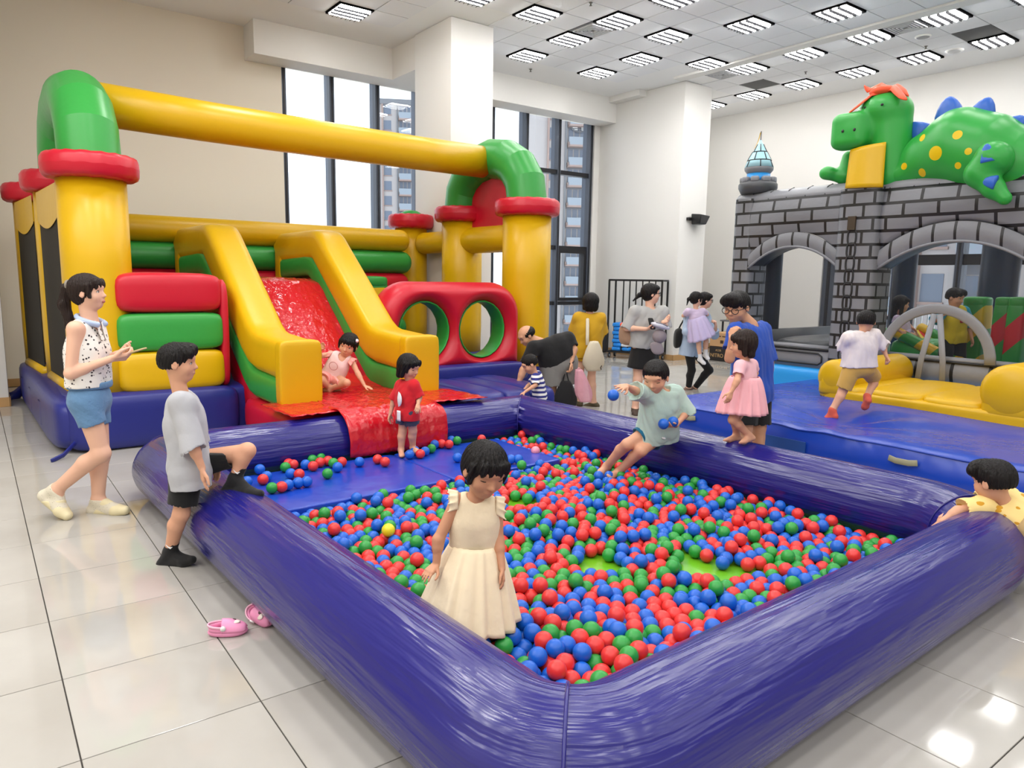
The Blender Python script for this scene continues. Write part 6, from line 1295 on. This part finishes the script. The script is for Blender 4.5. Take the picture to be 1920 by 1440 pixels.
# ---- 10 mother with child
w10 = Fig('mother in pale denim shirt and black leggings carrying a child in lavender', 1.52, 11.0,
    dict(neck=(1318, 579), shR=(1290, 592, -.12), shL=(1322, 591, .16), elR=(1288, 622, -.22), wrR=(1316, 629, -.30), elL=(1340, 628, .06), wrL=(1342, 612, -.10), hipL=(1299, 652, .08), hipR=(1292, 652, -.06),
         knR=(1297, 694, -.05), anR=(1291, 727, .05), toR=(1279, 735, .02), knL=(1330, 694, .0), anL=(1303, 727, .14), toL=(1294, 733, .14)), SK_F, .225, (1323, 563), (1, -.05, -.05), h=.009,
    hands=dict(L=dict(tip=(1341, 600, -.12), n=(-1, 0, 0), curl=(.9, .9), L=.16), R=dict(tip=(1330, 632, -.32), n=(0, .8, .3), L=.16)))
w10.hair('tailx', HBLK, extra=[w10.he((0, .28, .28), (.3, .16, .14), .03)]); w10.glasses()
C_PDEN = cloth('pale_denim', (170, 190, 216)); w10.tee(C_PDEN, .14, 1.55, .026, name='denim_shirt', A=.010); w10.shorts(C_BLK, full=True, name='leggings', A=.002, loose=.012)
for q in 'LR': w10.shoe(q, mat('sandal_taupe', (120, 96, 84), .8), None)
hb = at(1271, 634, 11.0); t = empty('handbag', hb-EZ*.16, 'black shoulder bag hanging behind the mother in pale denim', 'bag'); MB().pillow(hb, [np.array([.06, 0, .02]), np.array([0, .10, 0]), np.array([.0, 0, .15])], 3, 7).build('bag_body', C_BLK, t); MB().tube([hb+EZ*.12, at(1276, 610, 11), w10.J['shR']+EZ*.05, w10.ms+w10.fw*.11], .012, 6).build('bag_strap', C_BLK, t)
# ---- 11 child carried
g11 = Fig('little girl in lavender tulle dress carried in her mother\'s arms', .95, 10.72,
    dict(neck=(1304, 576), shR=(1290, 584, -.04), shL=(1318, 584, .02), elR=(1281, 592, .06), wrR=(1288, 587, .18), elL=(1326, 590, .06), wrL=(1322, 582, .16), hipL=(1321, 622, .05), hipR=(1308, 622, -.02),
         knR=(1310, 642, -.10), anR=(1313, 672, -.06), toR=(1322, 682, -.10), knL=(1324, 640, .0), anL=(1323, 664, .02), toL=(1329, 673, -.02)), SK_F, .20, (1306, 561), (.85, .25, -.15), h=.008, limb=1.1)
g11.hair('fringe', HBLK, extra=[co(g11.H(-.05, -.45, .1), g11.H(-.05, -.62, -.1), .09*g11.hh, .10*g11.hh, .02), co(g11.H(-.05, -.62, -.1), g11.H(-.05, -.66, -.55), .10*g11.hh, .03*g11.hh, .02)])
LAV = cloth('lavender', (204, 186, 214)); LAV2 = cloth('lavender_tulle', (190, 178, 214), .9, .5, 18); g11.tee(LAV, -.04, .45, .016, name='bodice', A=.005); g11.skirt(LAV2, at(1305, 594, 10.72), (.11, .10), at(1316, 634, 10.68), (.20, .17), 11, .014, rows=12, lag=.6, seed=3)
for q in 'LR': g11.sock(q, CW, .13, .006)
# ---- 12 boy in mint sitting on the tube
C_MINT = cloth('mint', (176, 202, 192)); 
b12 = Fig('boy in mint T-shirt sitting on the pool tube and tossing a blue ball', 1.28, 5.58,
    dict(neck=(1242, 733), shR=(1211, 740, -.08), shL=(1267, 738, .06), elR=(1192, 733, -.24), wrR=(1175, 724, -.40), elL=(1289, 772, .04), wrL=(1267, 798, -.12), hipR=(1222, 806, .02), hipL=(1244, 810, .06),
         knR=(1176, 833, -.06), anR=(1138, 874, .16), toR=(1122, 890, .10), knL=(1203, 845, -.10), anL=(1160, 885, .10), toL=(1141, 894, .0)), SK_C, .238, (1229, 707, -.09), (-.40, -.78, -.36), h=.0063, limb=.98, eyes='down',
    hands=dict(R=dict(tip=(1154, 729, -.50), n=(-.5, .3, -1), curl=(.0, .12), L=.135, spread=2.2), L=dict(tip=(1246, 800, -.20), n=(0, .3, 1), curl=(.35, .4), L=.135)))
b12.hair('crew', HBLK, extra=[b12.he((0, .2, .36), (.28, .2, .12), .03)]); b12.tee(C_MINT, .10, .95, .030, name='tshirt', A=.011, wide=1.15); b12.shorts(cloth('teal', (10, 92, 124)), .42, .018)
MB().pillow(b12.J['hipL']*.6+b12.J['knL']*.4+np.array([.05, -.09, .03]), [np.array([.016, .006, -.004]), np.array([0, .003, 0]), EZ*.007], 4, 4).build('shorts_tag', CW, b12.root)
p = at(1150, 741, 5.05); ball(p, 1, 'blue plastic ball in mid-air just tossed by the boy in mint', None)
ball(at(1244, 795, 5.36), 1, 'blue plastic ball held in front by the boy in mint, nearer his fingers', None); ball(at(1262, 791, 5.42), 1, 'blue plastic ball held by the boy in mint, nearer his wrist', None)
# ---- 13 girl in pink tulle on the tube
C_PNK = cloth('pink', (240, 184, 192)); C_TUL = cloth('pink_tulle', (240, 176, 184), .9, .5, 16)
g13 = Fig('little girl in pink tulle dress standing barefoot on the pool tube', .92, 5.42,
    dict(neck=(1398, 667), shL=(1388, 686, -.09), shR=(1410, 684, .09), elL=(1382, 714, -.15), wrL=(1371, 735, -.16), elR=(1416, 700, .13), wrR=(1400, 712, .12), hipL=(1389, 748, -.04), hipR=(1398, 748, .04),
         knL=(1374, 787, -.06), anL=(1404, 816, -.03), toL=(1388, 830, -.08), heL=(1411, 822, -.03), knR=(1378, 790, .06), anR=(1381, 815, .10), toR=(1359, 825, .02), heR=(1387, 823, .1)), SK_C, .20, (1393, 645), (-.88, .20, -.12), h=.0055, limb=1.1,
    hands=dict(L=dict(tip=(1365, 752, -.17), n=(-.3, 1, 0), curl=(.2, .3), L=.105)))
g13.hair('bob', HBRN); g13.tee(C_PNK, -.06, .5, .012, name='bodice', A=.003); g13.skirt(C_TUL, at(1397, 706, 5.42), (.105, .095), at(1390, 773, 5.42), (.185, .17), 17, .010, n=130, rows=14, lag=.65, hemwave=.02, seed=8, axes=(np.array([1., 0, 0]), np.array([0, 1., 0])))
# ---- 14 man in blue
C_BLU = cloth('royal_blue', (28, 72, 168))
m14 = Fig('man in blue T-shirt and glasses, hand to his mouth, behind the pool tube', 1.62, 6.22,
    dict(neck=(1408, 601), shR=(1380, 622, -.16), shL=(1429, 620, .12), elR=(1368, 672, -.24), wrR=(1372, 634, -.30), elL=(1442, 680, .08), wrL=(1444, 722, .02), hipR=(1401, 734, -.06), hipL=(1422, 734, .08),
         knR=(1398, 800, -.08), anR=(1398, 868, -.02), toR=(1380, 884, -.2), knL=(1424, 800, .06), anL=(1424, 868, .1), toL=(1408, 884, -.1)), SK_M, .255, (1381, 576, -.03), (-.66, -.66, -.24), h=.008, limb=1.0, eyes='down',
    hands=dict(R=dict(tip=(1379, 610, -.27), n=(.8, .5, .1), curl=(.7, .7), L=.17), L=dict(tip=(1442, 742, .0), n=(-1, 0, 0), L=.17)))
m14.hair('boy', HBLK, extra=[m14.he((-.12, .36, .20), (.18, .10, .14), .02), m14.he((.14, .36, .22), (.18, .10, .12), .02)]); m14.glasses(); m14.tee(C_BLU, .10, dict(R=.55, L=.85), .026, name='tshirt', A=.010, wide=1.05); m14.shorts(C_BLK, .80, .03)
for q in 'LR': m14.shoe(q, mat('slipper_black', (30, 30, 32), .7), None)
# ---- 15 running boy
b15 = Fig('boy in white T-shirt and tan shorts running across the blue landing mat', 1.22, 7.05,
    dict(neck=(1617, 621), shL=(1592, 634, -.04), shR=(1639, 629, .04), elL=(1580, 655, .06), wrL=(1590, 672, .18), elR=(1655, 650, .06), wrR=(1662, 668, .02), hipL=(1598, 690, -.02), hipR=(1624, 690, .04),
         knL=(1580, 733, .02), anL=(1561, 768, -.02), toL=(1546, 786, .02), heL=(1565, 782, -.04), knR=(1640, 710, .20), anR=(1626, 743, .04), toR=(1620, 766, .04), heR=(1628, 752, -.02)), SK_C, .205, (1624, 603), (.45, .85, -.1), h=.0075, limb=1.0,
    hands=dict(R=dict(tip=(1667, 678, .0), n=(-1, .2, 0), curl=(.9, .9), L=.12)))
b15.hair('boy'); b15.tee(cloth('white_pinkish', (226, 216, 216)), -.02, .75, .030, name='tshirt', A=.012, wide=1.15); b15.shorts(cloth('tan', (212, 168, 84)), .75, .022)
SKG = cloth('sock_orange', (214, 92, 70)); SKG2 = cloth('sock_grey', (110, 108, 116))
for q in 'LR': b15.sock(q, SKG2, .12, .004); b15.shoe(q, SKG, None, .006, .01, 'sock_toe')
# ---- 16 boy inside the castle
b16 = Fig('boy in yellow shirt with teal sleeves standing inside the castle behind the net', 1.18, 8.95,
    dict(neck=(1788, 576), shR=(1769, 583, -.02), shL=(1808, 583, .05), elR=(1754, 600, -.06), wrR=(1765, 593, -.18), elL=(1817, 610, .04), wrL=(1822, 634, -.02), hipR=(1777, 632, .0), hipL=(1796, 632, .04),
         knR=(1772, 676, -.02), anR=(1764, 706, .04), toR=(1762, 718, -.10), knL=(1798, 676, .02), anL=(1797, 706, .06), toL=(1802, 718, -.08)), SK_C, .22, (1791, 558), (.5, -.75, -.2), h=.0085, limb=1.05,
    hands=dict(R=dict(tip=(1771, 583, -.22), n=(0, -1, 0), curl=(.1, .15), L=.12)))
b16.hair('boy'); C_YEL = cloth('yellow', (220, 196, 40)); b16.tee(C_YEL, .10, .95, .034, cloth('aqua', (40, 160, 190)), name='shirt', A=.006); b16.shorts(C_BLK, .95, .03)
MB().pillow(b16.ms-b16.uv*.12+b16.fw*.128, [b16.rv*.03, b16.fw*.004, b16.uv*.02], 3, 4).build('chest_print', mat('print_red', (190, 40, 40), .7), b16.root)
# ---- 17 girl inside the castle
g17 = Fig('long haired girl in lavender sitting on the slide inside the castle', 1.05, 9.62,
    dict(neck=(1688, 588), shR=(1682, 598, -.10), shL=(1696, 597, .10), elR=(1676, 612, -.12), wrR=(1690, 622, -.18), elL=(1702, 608, .08), wrL=(1712, 616, .0), hipR=(1690, 624, -.04), hipL=(1696, 624, .06),
         knR=(1712, 630, -.10), anR=(1722, 642, -.12), toR=(1730, 644, -.16), knL=(1716, 628, .06), anL=(1728, 640, .06), toL=(1735, 642, .02)), SK_C, .21, (1690, 570), (.9, -.2, -.1), h=.0085, limb=1.05)
g17.hair('long'); g17.tee(LAV, .05, .5, .016, name='top', A=.005); g17.shorts(LAV2, .5, .018)
# ---- 18 boy leaning over the tube
BAN = dotmat('banana', (240, 212, 140), (206, 150, 40), 14, .47, (1, 1, 1.7))
b18 = Fig('boy in yellow banana-print shirt lying over the near right corner of the pool tube', 1.15, 3.86,
    dict(neck=(1872, 934), shL=(1842, 950, .0), shR=(1890, 932, .16), elL=(1796, 958, .0), wrL=(1766, 978, -.02), elR=(1812, 944, .20), wrR=(1780, 962, .16), hipL=(1935, 992, -.16), hipR=(1965, 984, -.0),
         knL=(1990, 1100, -.28), anL=(2010, 1180, -.30), toL=(2030, 1195, -.30), knR=(2010, 1090, -.14), anR=(2030, 1180, -.14), toR=(2050, 1195, -.14)), SK_C, .225, (1862, 902), (-.45, .87, -.2), up=(-.05, 0, 1), h=.0068, limb=1.0,
    hands=dict(L=dict(tip=(1757, 992, -.03), n=(0, 0, -1), L=.12), R=dict(tip=(1768, 972, .14), n=(0, 0, -1), L=.12)))
b18.hair('boy'); b18.tee(BAN, .10, .62, .026, name='banana_shirt', A=.008, wide=1.2); b18.shorts(cloth('sand', (190, 160, 110)), .6, .02)
# ---- 19 child glimpsed through the hoop
q0 = bn(1.25, 3.35, .5)
def px_(P): x, y, d = pj(P); return (x, y)
def Jb(k, b, z): P = bn(k, b, z); x, y, _d = pj(P); return (x, y, P[1]-q0[1])
g19 = Fig('child in patterned top and grey trousers playing inside the bouncy house, behind the hoops', 1.0, q0[1],
    dict(neck=Jb(1.25, 3.5, 1.26), shL=Jb(1.35, 3.5, 1.22), shR=Jb(1.15, 3.5, 1.22), elL=Jb(1.4, 3.55, 1.05), wrL=Jb(1.35, 3.66, .98), elR=Jb(1.1, 3.55, 1.05), wrR=Jb(1.12, 3.66, .98), hipL=Jb(1.31, 3.45, .95), hipR=Jb(1.19, 3.45, .95),
         knL=Jb(1.32, 3.52, .76), anL=Jb(1.32, 3.5, .59), toL=Jb(1.3, 3.62, .55), knR=Jb(1.18, 3.52, .76), anR=Jb(1.18, 3.5, .59), toR=Jb(1.16, 3.62, .55)), SK_C, .2, Jb(1.25, 3.54, 1.40), tuple(K2), h=.011, limb=1.05)
g19.hair('boy'); g19.tee(BAN, .08, .6, .02, name='shirt'); g19.shorts(cloth('trouser_grey', (140, 144, 150)), full=True, name='trousers')
